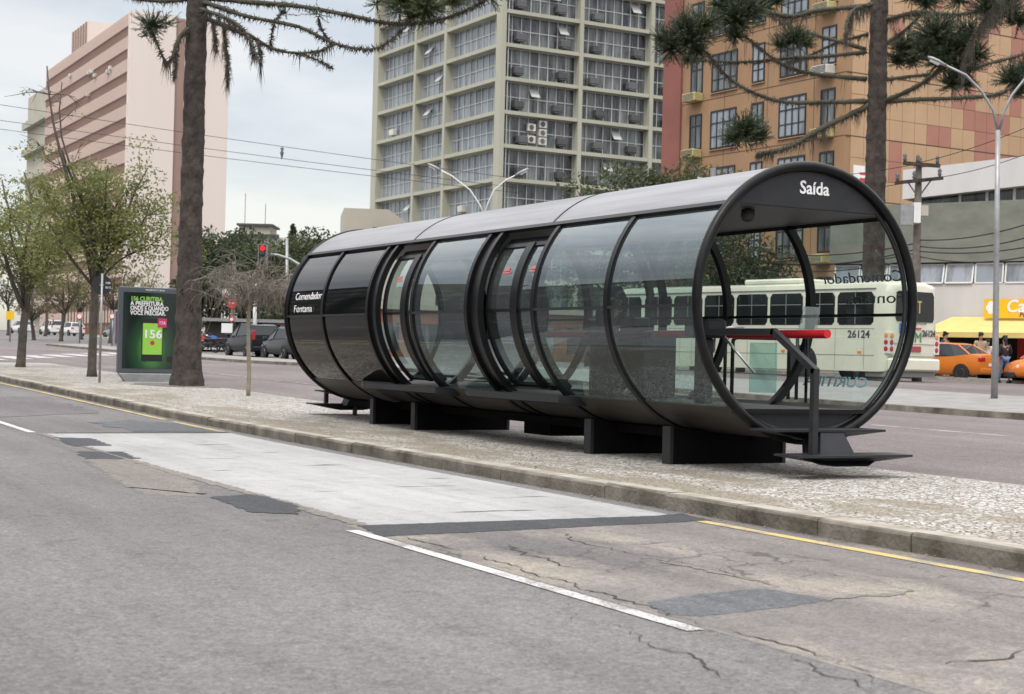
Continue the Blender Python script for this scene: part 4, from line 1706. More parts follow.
def motorcycle(label, loc, rz, tank):
    t = thing('motorcycle', label, 'motorcycle', loc, rz, 'motorcycles parked by the kerb')
    for y in (-.66, .68):
        mb = MB()
        pts = [(0, y + .26 * math.cos(2 * PI * k / 20), .31 + .26 * math.sin(2 * PI * k / 20)) for k in range(21)]
        mb.tube(pts, .05, 6, cap=False)
        for k in range(6):
            a = PI * k / 3
            mb.tube([(0, y, .31), (0, y + .25 * math.cos(a), .31 + .25 * math.sin(a))], .008, 4)
        mb.build('wheel', M['rubber'], t, sm=True)
    mb = MB()
    mb.tube([(0, .68, .31), (0, .50, .70), (0, .40, .98)], .035, 6)
    mb.tube([(-.34, .32, 1.05), (0, .42, 1.0), (.34, .32, 1.05)], .018, 6)
    mb.tube([(0, .45, .75), (0, -.1, .45), (0, -.66, .31)], .04, 6)
    mb.bbox((-.14, -.25, .30), (.14, .28, .55), .04)
    mb.tube([(.13, .1, .35), (.16, -.5, .35), (.17, -.9, .42)], .04, 8)
    mb.build('frame', M['graphite'], t, sm=True, angle=40)
    mb = MB()
    mb.rings([[(-.10, -.05, .72), (.10, -.05, .72), (.09, -.05, .84), (-.09, -.05, .84)], [(-.15, .2, .68), (.15, .2, .68), (.12, .2, .93), (-.12, .2, .93)], [(-.08, .42, .74), (.08, .42, .74), (.06, .42, .90), (-.06, .42, .90)]])
    mb.build('tank', tank, t, sm=True, angle=50)
    mb = MB()
    mb.bbox((-.13, -.72, .70), (.13, -.02, .80), .03)
    mb.build('saddle', M['plastic'], t)
    mb = MB()
    mb.lathe([(.02, .60), (.085, .58), (.09, .50), (.03, .46)], 12, 'y', (0, 0, .88))
    mb.build('headlight', M['lampclear'], t, sm=True)
    return t


motorcycle('black motorcycle parked nearest the dark minivan', (dep(210,342,88).x, dep(210,342,88).y, g(dep(210,342,88).x, dep(210,342,88).y)), R(60), M['plastic'])
motorcycle('motorcycle with red tank parked beside the big tree trunk', (dep(204,342,86).x, dep(204,342,86).y, g(dep(204,342,86).x, dep(204,342,86).y)), R(55), M['red'])
motorcycle('motorcycle with blue tank parked between the two other motorcycles', (dep(216,342,90).x, dep(216,342,90).y, g(dep(216,342,90).x, dep(216,342,90).y)), R(62), M['sign_blue'])

# the bus: local +Y forward, origin at the middle of the rear
BYAW = R(8)
rc = dep(913, 389.5, 47.5)
bus = thing('city_bus', 'cream green city bus seen from behind through the tube glass', 'bus', (rc.x, rc.y, g(rc.x, rc.y) + .004), BYAW)
BW, BL, BH = 1.25, 13.2, 3.10


def bus_sec(y, w, h, zb=.30, r_=.22):
    pts = [(w, zb), (w + .0, zb + .55), (w, 1.7), (w - .02, h - r_ - .15), (w - .08, h - r_ * .5), (w - .22, h - .06), (w * .5, h), ]
    return [Vector((x, y, z)) for x, z in pts] + [Vector((-x, y, z)) for x, z in pts[::-1]]


mb = MB()
secs = [(0, BW - .34, BH - .16, .42), (.03, BW - .22, BH - .08, .36), (.10, BW - .11, BH - .04, .33), (.20, BW - .04, BH - .02, .31), (.36, BW - .005, BH, .30), (.5, BW, BH, .30), (BL - .6, BW, BH, .30), (BL - .15, BW - .04, BH - .05, .32), (BL, BW - .16, BH - .2, .42)]
mb.rings([bus_sec(*q) for q in secs])
mb.build('body', M['bus'], bus, sm=True, angle=40)
y = .32
ws = [(.55, 2.0), (2.12, 3.35), (3.47, 4.9), (5.02, 6.45), (6.57, 8.0), (8.12, 9.55), (9.67, 11.1), (11.3, 12.7)]
for a, b in ws:
    for s in (-1, 1):
        mb = MB()
        pts = [(a + .1, 1.72), (b - .1, 1.72), (b, 1.82), (b, 2.62), (b - .1, 2.74), (a + .1, 2.74), (a, 2.62), (a, 1.82)]
        mb.prism([(s * (BW - .004), q, z) for q, z in pts], (s * .010, 0, 0))
        wo_ = mb.build('window', M['car_glass'], bus)
        if s < 0:
            mb = MB()
            mb.b2((s * (BW + .0065), (a + b) / 2 - .012, 1.74), (s * (BW + .014), (a + b) / 2 + .012, 2.72))
            mb.b2((s * (BW + .0065), a + .05, 2.36), (s * (BW + .0135), b - .05, 2.385))
            mb.build('sash', M['bus_grey'], wo_)
mb = MB()
pts = [(-.84, 1.85), (.84, 1.85), (.90, 1.95), (.88, 2.66), (.80, 2.78), (-.80, 2.78), (-.88, 2.66), (-.90, 1.95)]
mb.prism([(x, -.004, z) for x, z in pts], (0, -.012, 0))
rw = mb.build('rear_window', M['car_glass'], bus)
mb = MB()
mb.b2((.17, -.021, 2.12), (.23, -.0165, 2.45))
mb.b2((.10, -.021, 2.45), (.30, -.0165, 2.50))
mb.build('window_sign', M['paint_yellow'], rw)
text('lettering', '26124', .27, M['dark_letter'], bus, (.66, -.028, 1.42), (1, 0, 0), (0, 0, 1), bold=.008, width=.62)
text('lettering', '26124', .32, M['dark_letter'], bus, (-BW - .006, 1.12, 1.33), (0, -1, 0), (0, 0, 1), bold=.008, width=.88)
o_ = text('lettering', 'M', .46, P('green_letter', (.05, .22, .08), .5), bus, (.16, -.028, 1.22), (1, 0, 0), (0, 0, 1), bold=.0)
text('lettering', 'METROPOLITANO', .08, M['dark_letter'], bus, (.25, -.028, 1.78), (1, 0, 0), (0, 0, 1), width=.60)
mb = MB()
mb.b2((-.02, -.034, 1.63), (.30, -.012, 1.67))
mb.build('brake_lamp', M['tail'], bus)
mb = MB()
mb.b2((-.16, -.034, .93), (.30, -.014, 1.10))
pl = mb.build('number_plate', M['plate'], bus)
mb = MB()
mb.b2((-.72, -.033, 1.50), (-.42, -.020, 1.80))
wp = mb.build('wheelchair_sign', M['sign_blue'], bus)
mb = MB()
mb.tube([(-.575, -.037, 1.74), (-.58, -.037, 1.64), (-.52, -.037, 1.64), (-.49, -.037, 1.56)], .012, 5)
mb.tube([(-.575 + .055 * math.cos(a * .5), -.037, 1.60 + .055 * math.sin(a * .5)) for a in range(5, 13)], .010, 5)
mb.build('wheelchair_symbol', M['sign_white'], wp)
for s in (-1, 1):
    mb = MB()
    xs_ = (s * .93, s * 1.19)
    mb.b2((xs_[0], -.012, .86), (xs_[1], .20, 1.50))
    lm = mb.build('tail_lamp', M['lampclear'], bus)
    for zc_, mt in ((1.40, 'amber'), (1.20, 'tail'), (1.0, 'tail')):
        mb = MB()
        mb.lathe([(.085, -.018), (.07, -.030), (.001, -.034)], 14, 'y', (s * 1.06, 0, zc_), cap=False)
        mb.lathe([(.08, s * 1.191), (.001, s * 1.205)], 12, 'x', (0, .10, zc_), cap=False)
        mb.build('lens', M[mt], lm)
mb = MB()
mb.bbox((-1.2, -.07, .34), (1.2, .06, .72), .05)
mb.build('bumper', M['bus'], bus)
mb = MB()
mb.b2((-1.16, -.018, .78), (1.16, .02, .80))
mb.b2((-1.05, -.016, 1.165), (1.05, .02, 1.175))
mb.b2((-1.16, .10, .15), (1.16, .9, .34))
mb.b2((-BW - .006, .5, .78), (-BW + .01, BL - .7, .80))
mb.b2((-BW - .007, .5, 1.60), (-BW + .01, BL - .7, 1.615))
for y_ in (.9, 2.06, 4.6, 5.9, 7.2, 8.6, 9.2, 11.2):
    mb.b2((-BW - .005, y_, .36), (-BW + .01, y_ + .014, 1.60))
mb.b2((-BW - .008, .5, 3.0 - .16), (-BW + .05, BL - .7, 3.0 - .145))
mb.build('seam', M['bus_grey'], bus)
for y_ in (1.0, 4.2, 7.4):
    mb = MB()
    mb.b2((-BW - .012, y_, .84), (-BW + .01, y_ + .16, .92))
    mb.build('marker_lamp', M['amber'], bus)
for yw in (3.4, 10.2):
    for s in (-1, 1):
        mb = MB()
        mb.lathe([(.60, s * (BW - .2)), (.60, s * (BW + .006)), (.001, s * (BW + .006))], 28, 'x', (0, yw, .5), cap=False)
        mb.build('wheel_arch', M['plastic'], bus)
for yw in (3.4, 10.2):
    for s in (-1, 1):
        wheel(bus, s * (BW - .13), yw, .50, .30, s)
mb = MB()
mb.bbox((-.8, 4.0, BH - .03), (.8, 6.6, BH + .16), .06)
mb.build('roof_unit', M['bus'], bus)
# ------------------------------------------------------------------ buildings
rnd = random.Random(11)


def frame_grid(mb, x0, x1, z0, z1, nx, zs, y0, y1, t=.07):
    """mullion grid in a local x-z plane between depths y0..y1"""
    for i in range(nx + 1):
        x = x0 + (x1 - x0) * i / nx
        mb.b2((x - t / 2, y0, z0), (x + t / 2, y1, z1))
    for z in zs:
        mb.b2((x0, y0 + .004, z - t / 2), (x1, y1 - .004, z + t / 2))


# --- the cream concrete office block
FH = 3.06
off = thing('office_building', 'cream concrete office block with deep window bays rising behind the tube station', 'building', (65.03, 123.9, 0), -R(-1.15) * 1)
off.rotation_euler = (0, 0, R(1.15))
z_first, nfl = 17.18 - 5 * FH, 15
zt = z_first + nfl * FH
xp = [0, 8.47, 16.45, 24.4, 32.4, 40.4]
yp = [0, 11.30, 17.95, 28.1]
XW, YW = xp[-1], yp[-1]
mb = MB()
mb.b2((1.02, .95, -1), (XW, YW, zt))
core = mb.build('wall', M['glass_dark'], off)
mb = MB()
for k in range(nfl + 1):
    z = z_first + k * FH
    mb.b2((.0, .0, z - .17), (XW, 1.0, z + .17))
    mb.b2((.0, 1.002, z - .17), (1.0, YW, z + .17))
mb.build('floor_slab', M['cream'], off)
mb = MB()
for x in xp:
    w = .42
    mb.b2((x - (.06 if x == 0 else w / 2), -.06, -1), (x + w / (1 if x == 0 else 2), 1.01, zt + .4))
for y in yp[1:]:
    w = .46
    if y == yp[-1]:
        mb.b2((-.04, y - 1.25, -1), (1.01, y, zt + .4))
    else:
        mb.b2((-.04, y - w / 2, -1), (1.01, y + w / 2, zt + .4))
mb.build('pillar', M['cream'], off)
mb = MB()
mb.b2((.2, .2, zt), (XW, YW, zt + .5))
mb.build('roof', M['cream'], off)
wcount = 0
for k in range(2, nfl):
    z0, z1 = z_first + k * FH + .17, z_first + (k + 1) * FH - .17
    zm = z0 + (z1 - z0) * .50
    for i in range(3 if k < 12 else 2):
        a, b = xp[i] + (.42 if i == 0 else .21), xp[i + 1] - .21
        mb = MB()
        mb.b2((a, .80, z0), (b, .84, z1))
        w_ = mb.build('window', M['glass_dark'], off)
        mb = MB()
        frame_grid(mb, a + .03, b - .03, z0, z1, 8, (z0 + .04, zm, z1 - .04), .72, .795, .085)
        mb.build('window_frame', M['mullion'], w_)
        if rnd.random() < .4:           # a tilted-out sash
            x = a + (b - a) * rnd.choice((3, 4, 5, 6)) / 8
            mb = MB()
            mb.box((x + .45, .50, zm + .55), (.92, .05, 1.05), Matrix.Rotation(R(-38), 3, 'X'))
            mb.build('open_sash', M['mullion'], w_)
    for i in range(3):
        a, b = yp[i] + (.30 if i else .20), yp[i + 1] - (.30 if i < 2 else 1.30)
        mb = MB()
        mb.b2((.80, a, z0), (.84, b, z1))
        w_ = mb.build('window', M['glass_blue'], off)
        mb = MB()
        n_ = (9, 5, 8)[i]
        for q in range(n_ + 1):
            y = a + (b - a) * q / n_
            mb.b2((.72, y - .05, z0), (.795, y + .05, z1))
        for z in (z0 + .05, zm, z1 - .05):
            mb.b2((.725, a, z - .045), (.79, b, z + .045))
        mb.build('window_frame', M['mullion'], w_)
        if rnd.random() < .22:
            y = a + (b - a) * rnd.choice((1, 2, 3)) / n_
            mb = MB()
            mb.box((.45, y + .5, zm + .4), (.05, 1.0, 1.0), Matrix.Rotation(R(40), 3, 'Y'))
            mb.build('open_sash', M['mullion'], w_)
nac = 0
for k in range(2, nfl - 2):
    z0 = z_first + k * FH + .17
    for i in range(3):
        a, b = xp[i] + .4, xp[i + 1] - .2
        for f_ in (.22, .78):
            if rnd.random() < .12 or nac > 70:
                continue
            x = a + (b - a) * f_ + rnd.uniform(-.4, .4)
            zc_ = z0 + rnd.uniform(.55, .75)
            mb = MB()
            mb.bbox((x - .5, .06, zc_ - .30), (x + .5, .70, zc_ + .34), .05)
            mb.b2((x - .4, .04, zc_ - .42), (x + .4, .5, zc_ - .32))
            mb.build('air_conditioner', M['ac_dark'], off)
            nac += 1
zf6 = z_first + 6 * FH
for (x, z) in ((3.55, zf6 + 1.95), (3.55, zf6 + .85), (4.75, zf6 + 2.35), (4.75, zf6 + 1.55), (4.75, zf6 + .78), (1.9, z_first + 3 * FH + .9)):
    mb = MB()
    mb.bbox((x - .42, .30, z - .34), (x + .42, .70, z + .34), .04)
    ac_ = mb.build('air_conditioner', M['ac_white'], off)
    mb = MB()
    mb.lathe([(.25, .292), (.22, .285), (.001, .285)], 16, 'y', (x - .06, 0, z), cap=False)
    mb.build('fan_grille', M['ac_dark'], ac_)
for (y, z) in ((8.0, z_first + 4 * FH + .9), (24.0, z_first + 7 * FH + .8)):
    mb = MB()
    mb.bbox((.25, y - .5, z - .3), (.75, y + .5, z + .3), .04)
    mb.build('air_conditioner', M['ac_white'], off)

# --- the ochre building on the right
ob = thing('ochre_building', 'ochre office building with brick red panels behind the araucaria on the right', 'building', (50.21, 59.2, 0), R(2.36))
zs0 = 12.48
ZT = zs0 + 5 * 3.13
mb = MB()
mb.b2((.0, .0, -.5), (22, 13.35, ZT))
mb.build('wall', M['ochre'], ob)
mb = MB()
mb.b2((-.12, 13.35, -.5), (22, 15.05, ZT + 1.5))
mb.build('red_wall', M['red_strip'], ob)
mb = MB()
mb.b2((-.2, -.2, ZT), (22.1, 13.34, ZT + .4))
mb.build('roof', M['ochre_panel'], ob)
mb = MB()
for k in range(-3, 5):
    z = zs0 + k * 3.13
    mb.b2((-.006, .02, z - .025), (.05, 13.3, z + .025))
for y in (2.3, 5.9, 9.5):
    mb.b2((-.005, y, 0), (.05, y + .035, ZT))
mb.build('joint', M['seam'], ob)
# cladding panels on the flank
mb = MB()
rr = random.Random(3)
nc, cw, ph = 25, .86, 3.13 / 3
redcol = [0] * nc
for c in range(nc):
    k = 0
    x = .35 + c * cw
    pr = 0.0 if c < 2 else (.12 if c < 6 else (.32 if c < 10 else .45))
    state = False
    for r_ in range(int((ZT - 5.5) / ph)):
        z = zs0 - 2 * 3.13 + r_ * ph
        if r_ % 2 == 0 or rr.random() < .35:
            state = rr.random() < pr
        if z + ph > ZT:
            break
        mb.mi = 1 if state else 0
        mb.b2((x + .012, -.03, z + .012), (x + cw - .012, .02, z + ph - .012))
mb.mi = 2
for k in range(-2, 5):
    z = zs0 + k * 3.13
    mb.b2((0.01, -.034, z - .03), (22, .0, z + .03))
mb.build('cladding', [M['ochre_panel'], M['red_panel'], M['seam']], ob)
wy = [(11.52, 12.53, 1.92), (8.5, 10.64, 2.05), (6.24, 7.16, 2.0), (2.92, 4.93, 2.05), (.78, 1.76, 1.85)]
for k in range(-3, 5):
    for i, (a, b, h) in enumerate(wy):
        z1 = 14.9 + k * 3.13 + (.0 if i < 4 else .0)
        z0 = z1 - h
        mb = MB()
        mb.b2((-.004, a - .05, z0 - .05), (.10, b + .05, z1 + .05))
        w_ = mb.build('window', M['plastic'], ob)
        mb = MB()
        mb.b2((-.012, a, z0), (.0, b, z1))
        mb.build('pane', M['glass_blue'] if rnd.random() < .7 else M['glass_dark'], w_)
        mb = MB()
        n_ = 4 if b - a > 1.5 else 2
        for q in range(n_ + 1):
            y = a + (b - a) * q / n_
            mb.b2((-.05, y - .035, z0), (-.013, y + .035, z1))
        zm = z0 + (z1 - z0) * (.68 if i != 2 else .5)
        for z in (z0 + .03, zm, z1 - .03):
            mb.b2((-.048, a, z - .03), (-.0135, b, z + .03))
        if i in (1, 2, 3):
            z = z0 + (z1 - z0) * .32
            mb.b2((-.046, a, z - .022), (-.0135, b, z + .022))
        mb.build('window_frame', M['plastic'], w_)
        mb = MB()
        mb.b2((-.10, a - .08, z0 - .11), (.0, b + .08, z0 - .055))
        mb.build('sill', M['ochre'], w_)
    for (y, dz, mt) in ((12.0, -.28, 'ac_yellow'), (1.35, -.30, 'ac_white' if k % 2 else 'ac_yellow')):
        if k > 2 and y > 5:
            continue
        z = 14.9 + k * 3.13 - 1.9 + dz
        mb = MB()
        mb.bbox((-.62, y - .58, z - .24), (.0, y + .58, z + .22), .04)
        ac_ = mb.build('air_conditioner', M[mt], ob)
        mb = MB()
        for q in range(5):
            mb.b2((-.628, y - .5, z - .16 + q * .075), (-.618, y + .5, z - .12 + q * .075))
        mb.build('grille', M['ac_dark'], ac_)
board = MB()
board.b2((.55, -.09, 9.55), (2.25, -.035, 11.05))
bd = board.build('sign_board', M['sign_white'], ob)
mb = MB()
mb.b2((.95, -.095, 10.1), (1.45, -.091, 10.45))
mb.b2((1.55, -.095, 10.2), (1.95, -.091, 10.6))
mb.b2((.95, -.095, 10.6), (1.5, -.091, 10.72))
mb.build('sign_mark', M['sign_red'], bd)

# --- the pink tower far left
pk = thing('pink_tower', 'tall pale pink tower with ribbed pink side behind the left street trees', 'building', (54.89, 216.68, 0), 0)
mb = MB()
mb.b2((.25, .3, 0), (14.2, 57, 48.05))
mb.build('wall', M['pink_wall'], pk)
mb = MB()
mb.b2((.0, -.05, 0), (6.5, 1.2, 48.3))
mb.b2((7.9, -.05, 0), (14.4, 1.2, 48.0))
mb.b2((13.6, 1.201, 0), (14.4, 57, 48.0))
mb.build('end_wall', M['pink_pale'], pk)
mb = MB()
mb.b2((6.501, .5, 0), (7.899, .9, 47.4))
sl = mb.build('stair_slot', M['pink_wall'], pk)
mb = MB()
for k in range(14):
    mb.b2((6.75, .44, 3 + k * 3.22), (7.7, .495, 5.2 + k * 3.22))
mb.build('slot_window', M['pink_slot'], sl)
mb = MB()
for k in range(15):
    z = 48.1 - (k + 1) * 3.22
    zb, ze = (z + 1.45, z + 3.22)
    n_ = 84
    for q in range(n_):
        y = .5 + q * .67
        mb.b2((-.02, y, zb), (.12, y + .30, ze))
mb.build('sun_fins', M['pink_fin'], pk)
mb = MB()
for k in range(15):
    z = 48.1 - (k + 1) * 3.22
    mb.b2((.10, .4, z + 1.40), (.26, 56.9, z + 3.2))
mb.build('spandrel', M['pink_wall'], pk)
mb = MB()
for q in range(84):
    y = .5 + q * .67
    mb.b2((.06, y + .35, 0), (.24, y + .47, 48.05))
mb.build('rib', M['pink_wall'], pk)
mb = MB()
mb.b2((.6, 29, 48), (7, 40, 52.0))
ph0 = mb.build('penthouse', M['pink_pale'], pk)
mb = MB()
for q in range(6):
    mb.b2((.45, 29.3 + q * 1.8, 48), (.599, 30.2 + q * 1.8, 51.9))
mb.build('rib', M['pink_wall'], ph0)
for (y, z) in ((37, 44.5), (24, 43.0), (22, 42.9), (33, 40.0), (24, 39.6), (12, 41.4), (10.5, 41.7), (20, 42.0), (34, 31.5)):
    mb = MB()
    mb.bbox((-.40, y - .38, z - .28), (.05, y + .38, z + .28), .05)
    mb.build('air_conditioner', M['ac_white'], pk)

bb = thing('beige_tower', 'pale beige balcony block seen beyond the pink tower at the far left', 'building', tuple(dep(46, 335, 330)[:2]) + (0,), 0)
mb = MB()
mb.b2((0, -.2, 0), (20, 26, 57))
mb.build('wall', M['beige'], bb)
for k in range(8):
    mb = MB()
    z = 52.5 - k * 6.0
    mb.b2((-1.3, -.2, z - 3.0), (-.01, 26, z - 1.6))
    mb.b2((-.6, -.1, z - 1.6), (-.01, 25.9, z - .9))
    mb.build('balcony', M['cream'], bb)

# --- roughcast building with the cafe, at the right
AG = -R(24)
cf = thing('cafe_building', 'long grey green roughcast building with window strip and cafe at the right', 'building', (49.62, 48.21, 0), -AG)
# local: +y runs to the left along the front, -x faces the street
mb = MB()
mb.b2((0, -22, 5.80), (12, 8.0, 8.40))
mb.build('upper_wall', M['greenish'], cf)
mb = MB()
mb.b2((.05, -22, 3.02), (12, 7.98, 4.87))
mb.build('white_wall', M['white_wall'], cf)
mb = MB()
mb.b2((.45, -22, 4.871), (12, 7.9, 5.799))
mb.build('strip_back', M['shop_dark'], cf)
for i in range(20):
    y0 = 7.8 - i * 1.32
    mb = MB()
    tilt = R(rnd.choice((6, 8, 10, 14)))
    mb.box((.12, y0 - .64, 5.30), (.04, 1.16, .80), Matrix.Rotation(tilt, 3, 'Y'))
    w_ = mb.build('window', M['glass_blue'], cf)
    mb = MB()
    rot = Matrix.Rotation(tilt, 3, 'Y')
    for yy in (-.60, .60):
        mb.box(Vector((.10, y0 - .64 + yy, 5.30)), (.06, .07, .84), rot)
    for zz in (-.42, .42):
        mb.box(Vector((.10, y0 - .64, 5.30)) + rot @ Vector((0, 0, zz)), (.06, 1.2, .06), rot)
    mb.build('window_frame', M['white_paint'], w_)
mb = MB()
mb.prism([(-.05, 4.52, 8.62), (-.05, -22, 10.4), (-.05, -22, 11.4), (-.05, 4.52, 9.93)], (6, 0, 0))
mb.build('parapet', M['white_wall'], cf)
mb = MB()
mb.b2((.6, -22, 8.401), (5.5, 4.3, 9.3))
gl_ = mb.build('clerestory', M['glass_dark'], cf)
mb = MB()
for y in (4.2, 2.1, .9, -.3, -3.5, -6.0):
    mb.b2((.5, y - .06, 8.41), (.59, y + .06, 9.2))
mb.build('window_frame', M['white_paint'], gl_)
mb = MB()
mb.b2((.35, -1.9, 8.41), (.58, -1.45, 9.2))
mb.build('yellow_column', M['sign_yellow'], cf)
mb = MB()
mb.b2((2.2, -22, 0), (12, 7.9, 3.0))
mb.build('shop_front', M['shop_dark'], cf)
mb = MB()
for y in (7.6, 5.2, 3.4, -1.4, -5.4):
    mb.b2((.1, y - .2, 0), (.5, y + .2, 3.015))
mb.build('shop_pier', M['grey_metal'], cf)
mb = MB()
mb.b2((1.6, -1.1, .5), (2.0, -.2, 2.6))
mb.b2((1.4, -2.9, .5), (2.1, -1.7, 1.4))
mb.build('red_display', M['sign_red'], cf)
aw = thing('cafe_awning', 'plain yellow fabric awning over the cafe front at the right', 'awning', (49.62, 48.21, 0), -AG)
mb = MB()
vs_ = [(-.02, 2.1, 3.42), (-.02, -6, 3.42), (-1.5, -6, 2.72), (-1.5, 3.0, 2.72)]
mb.add(vs_ + [(x, y, z - .03) for x, y, z in vs_], [(0, 1, 2, 3), (7, 6, 5, 4), (0, 4, 5, 1), (1, 5, 6, 2), (2, 6, 7, 3), (3, 7, 4, 0)])
mb.add([(-1.5, 3.0, 2.70), (-1.5, -6, 2.70), (-1.5, -6, 2.50), (-1.5, 3.0, 2.50), (-1.47, 3.0, 2.70), (-1.47, -6, 2.70), (-1.47, -6, 2.50), (-1.47, 3.0, 2.50)], [(0, 1, 2, 3), (7, 6, 5, 4), (3, 2, 6, 7), (0, 4, 5, 1), (0, 3, 7, 4)])
mb.build('cloth', M['awning'], aw)
mb = MB()
mb.add([(-.02, 2.1, 3.39), (-1.48, 2.97, 2.69), (-.02, 2.97, 2.69)], [(0, 1, 2), (2, 1, 0)])
mb.build('side_cloth', M['awning'], aw)
sg = thing('cafe_sign', 'yellow sign board with white cafe lettering above the awning', 'sign', (49.62, 48.21, 0), -AG)
mb = MB()
mb.b2((-.45, -3.2, 3.36), (-.36, .55, 4.18))
sgb = mb.build('board', M['cafe_sign'], sg)
text('lettering', 'Café', .74, M['white_letter'], sg, (-.455, -1.05, 3.62), (0, -1, 0), (0, 0, 1), bold=.012, width=1.25, shear=.15)
text('lettering', 'Panela', .26, M['dark_letter'], sg, (-.455, -1.35, 3.41), (0, -1, 0), (0, 0, 1), bold=.004, width=.75, shear=.15)
mb = MB()
for q in range(5):
    a = 2 * PI * q / 5
    mb.lathe([(.13, -.458), (.001, -.462)], 12, 'x', (0, .22 + .12 * math.cos(a), 3.80 + .16 * math.sin(a)), cap=False)
mb.build('emblem', M['white_letter'], sgb)

# --- lesser buildings behind
wbp = dep(229, 340, 150)
wb = thing('white_wall_building', 'long low white building with flat dark roof beyond the dark trees', 'building', (wbp.x, wbp.y, 0), -R(28))
mb = MB()
mb.b2((0, 0, 0), (13.5, 8, 12.1))
mb.build('wall', M['white_wall'], wb)
mb = MB()
mb.b2((.6, .5, 12.1), (3.6, 5, 13.2))
mb.build('attic', M['beige'], wb)
mb = MB()
mb.b2((.4, .2, 13.2), (3.9, 5.2, 13.4))
mb.b2((-.4, -.4, 12.1), (4.6, -.01, 12.35))
mb.build('roof', M['roof_dark'], wb)
mb = MB()
mb.tube([(.9, 2, 13), (.9, 2, 16.5)], .04, 5)
mb.tube([(2.9, 2, 13), (2.9, 2, 15.5)], .04, 5)
mb.build('antenna', M['grey_metal'], wb)
bg_ = thing('beige_house', 'beige rendered building with sloping side wall left of the cream office block', 'building', tuple(dep(341, 330, 140)[:2]) + (0,), R(-20))
mb = MB()
mb.b2((0, 0, 0), (4.0, 9, 14.2))
mb.prism([(4.001, 0, 0), (8.5, 0, 0), (8.5, 0, 11.3), (4.001, 0, 14.2)], (0, 9, 0))
mb.build('wall', M['beige'], bg_)
mb = MB()
mb.b2((2.6, -.8, 11.4), (4.6, -.02, 12.5))
mb.build('roof_tank', M['graphite'], bg_)
ks = thing('street_kiosk', 'low dark pavilion with white framed panels behind the parked cars', 'kiosk', tuple(dep(206, 330, 96)[:2]) + (1.0,), R(-24))
mb = MB()
mb.b2((0, 0, 0), (8.0, 3, 1.9))
mb.build('wall', M['shop_dark'], ks)
mb = MB()
mb.b2((-.2, -.4, 1.9), (8.2, 3, 2.1))
mb.build('roof', M['grey_metal'], ks)
mb = MB()
mb.b2((4.55, -.05, .9), (5.35, -.01, 1.75))
mb.b2((5.5, -.05, .9), (6.3, -.01, 1.75))
mb.b2((2.9, -.05, .6), (3.3, -.01, 1.6))
mb.build('panel', M['white_paint'], ks)
mb = MB()
mb.b2((6.35, -.3, 0), (6.6, -.02, 2.0))
mb.b2((4.3, -.3, 1.78), (6.6, -.02, 1.88))
mb.build('timber_frame', M['brick'], ks)
bk = thing('brick_shop', 'low brown brick shop seen through the tube glass beyond the bus', 'shop', tuple(dep(590, 350, 95)[:2]) + (.6,), R(-12))
mb = MB()
mb.b2((-14, 0, 0), (6, 5, 3.2))
mb.build('wall', M['brick'], bk)
mb = MB()
mb.b2((-14.2, -.2, 3.2), (6.2, 5, 3.5))
mb.build('roof', M['beige'], bk)
mb = MB()
for q in range(8):
    mb.b2((-13.5 + q * 2.4, -.04, .8), (-12.0 + q * 2.4, -.002, 2.4))
mb.build('window', M['glass_dark'], bk)
# the near side of the street, which the glass mirrors
for i, (y0, y1, h, d_) in enumerate(((-12, 16, 9.5, 17), (16.4, 47, 15, 16), (47.4, 88, 12, 18), (88.4, 130, 19, 17))):
    t = thing('street_building', ('low grey building of the near side, seen mirrored in the tube glass', 'tallest grey building of the near side, mirrored in the tube glass', 'third grey building of the near side, mirrored in the tube glass', 'farthest grey building of the near side, mirrored in black glass')[i], 'building', (-d_, y0, 0), 0)
    mb = MB()
    mb.b2((-10, 0, 0), (0, y1 - y0, h))
    mb.build('wall', M['across'], t)
    mb = MB()
    for k in range(int(h / 3)):
        for q in range(int((y1 - y0) / 2.6)):
            mb.b2((.0, .8 + q * 2.6, 1.0 + k * 3), (.03, 2.3 + q * 2.6, 2.5 + k * 3))
    mb.build('window', M['glass_dark'], t)
    mb = MB()
    mb.b2((-10.2, -.1, h), (.3, y1 - y0 + .1, h + .4))
    mb.build('roof', M['roof_dark'], t)
# ------------------------------------------------------------------ trees
def leaf_cloud(mb, c, rad, n, size, rnd, squash=.7, up=.3):
    """n small leaf faces scattered in a flattened ball, denser towards its rim"""
    for _ in range(n):
        while True:
            p = Vector((rnd.uniform(-1, 1), rnd.uniform(-1, 1), rnd.uniform(-1, 1)))
            if .05 < p.length < 1:
                break
        p = p * rad
        p.z *= squash
        q = Vector(c) + p
        nrm = Vector((rnd.gauss(0, 1), rnd.gauss(0, 1), rnd.gauss(up * 2, 1)))
        nrm = nrm.normalized() if nrm.length > .01 else Vector((0, 0, 1))
        a = nrm.orthogonal().normalized()
        ang = rnd.uniform(0, 2 * PI)
        b = nrm.cross(a)
        a, b = a * math.cos(ang) + b * math.sin(ang), b * math.cos(ang) - a * math.sin(ang)
        s = size * rnd.uniform(.6, 1.3)
        fold = nrm * s * .18
        mb.add([q - a * s, q + b * s * .42 + fold * .3, q + a * s, q - b * s * .42 + fold * .3], [(0, 1, 2, 3)])


def limb(p0, p1, rnd, bend=.12, n=6):
    p0, p1 = Vector(p0), Vector(p1)
    d = p1 - p0
    side = d.orthogonal().normalized() * d.length * rnd.uniform(-bend, bend)
    side2 = d.cross(side).normalized() * d.length * rnd.uniform(-bend, bend)
    out = []
    for i in range(n + 1):
        t = i / n
        w = math.sin(PI * t)
        out.append(p0 + d * t + side * w + side2 * math.sin(2 * PI * t) * .5 + Vector((0, 0, 1)) * w * d.length * .04)
    return out


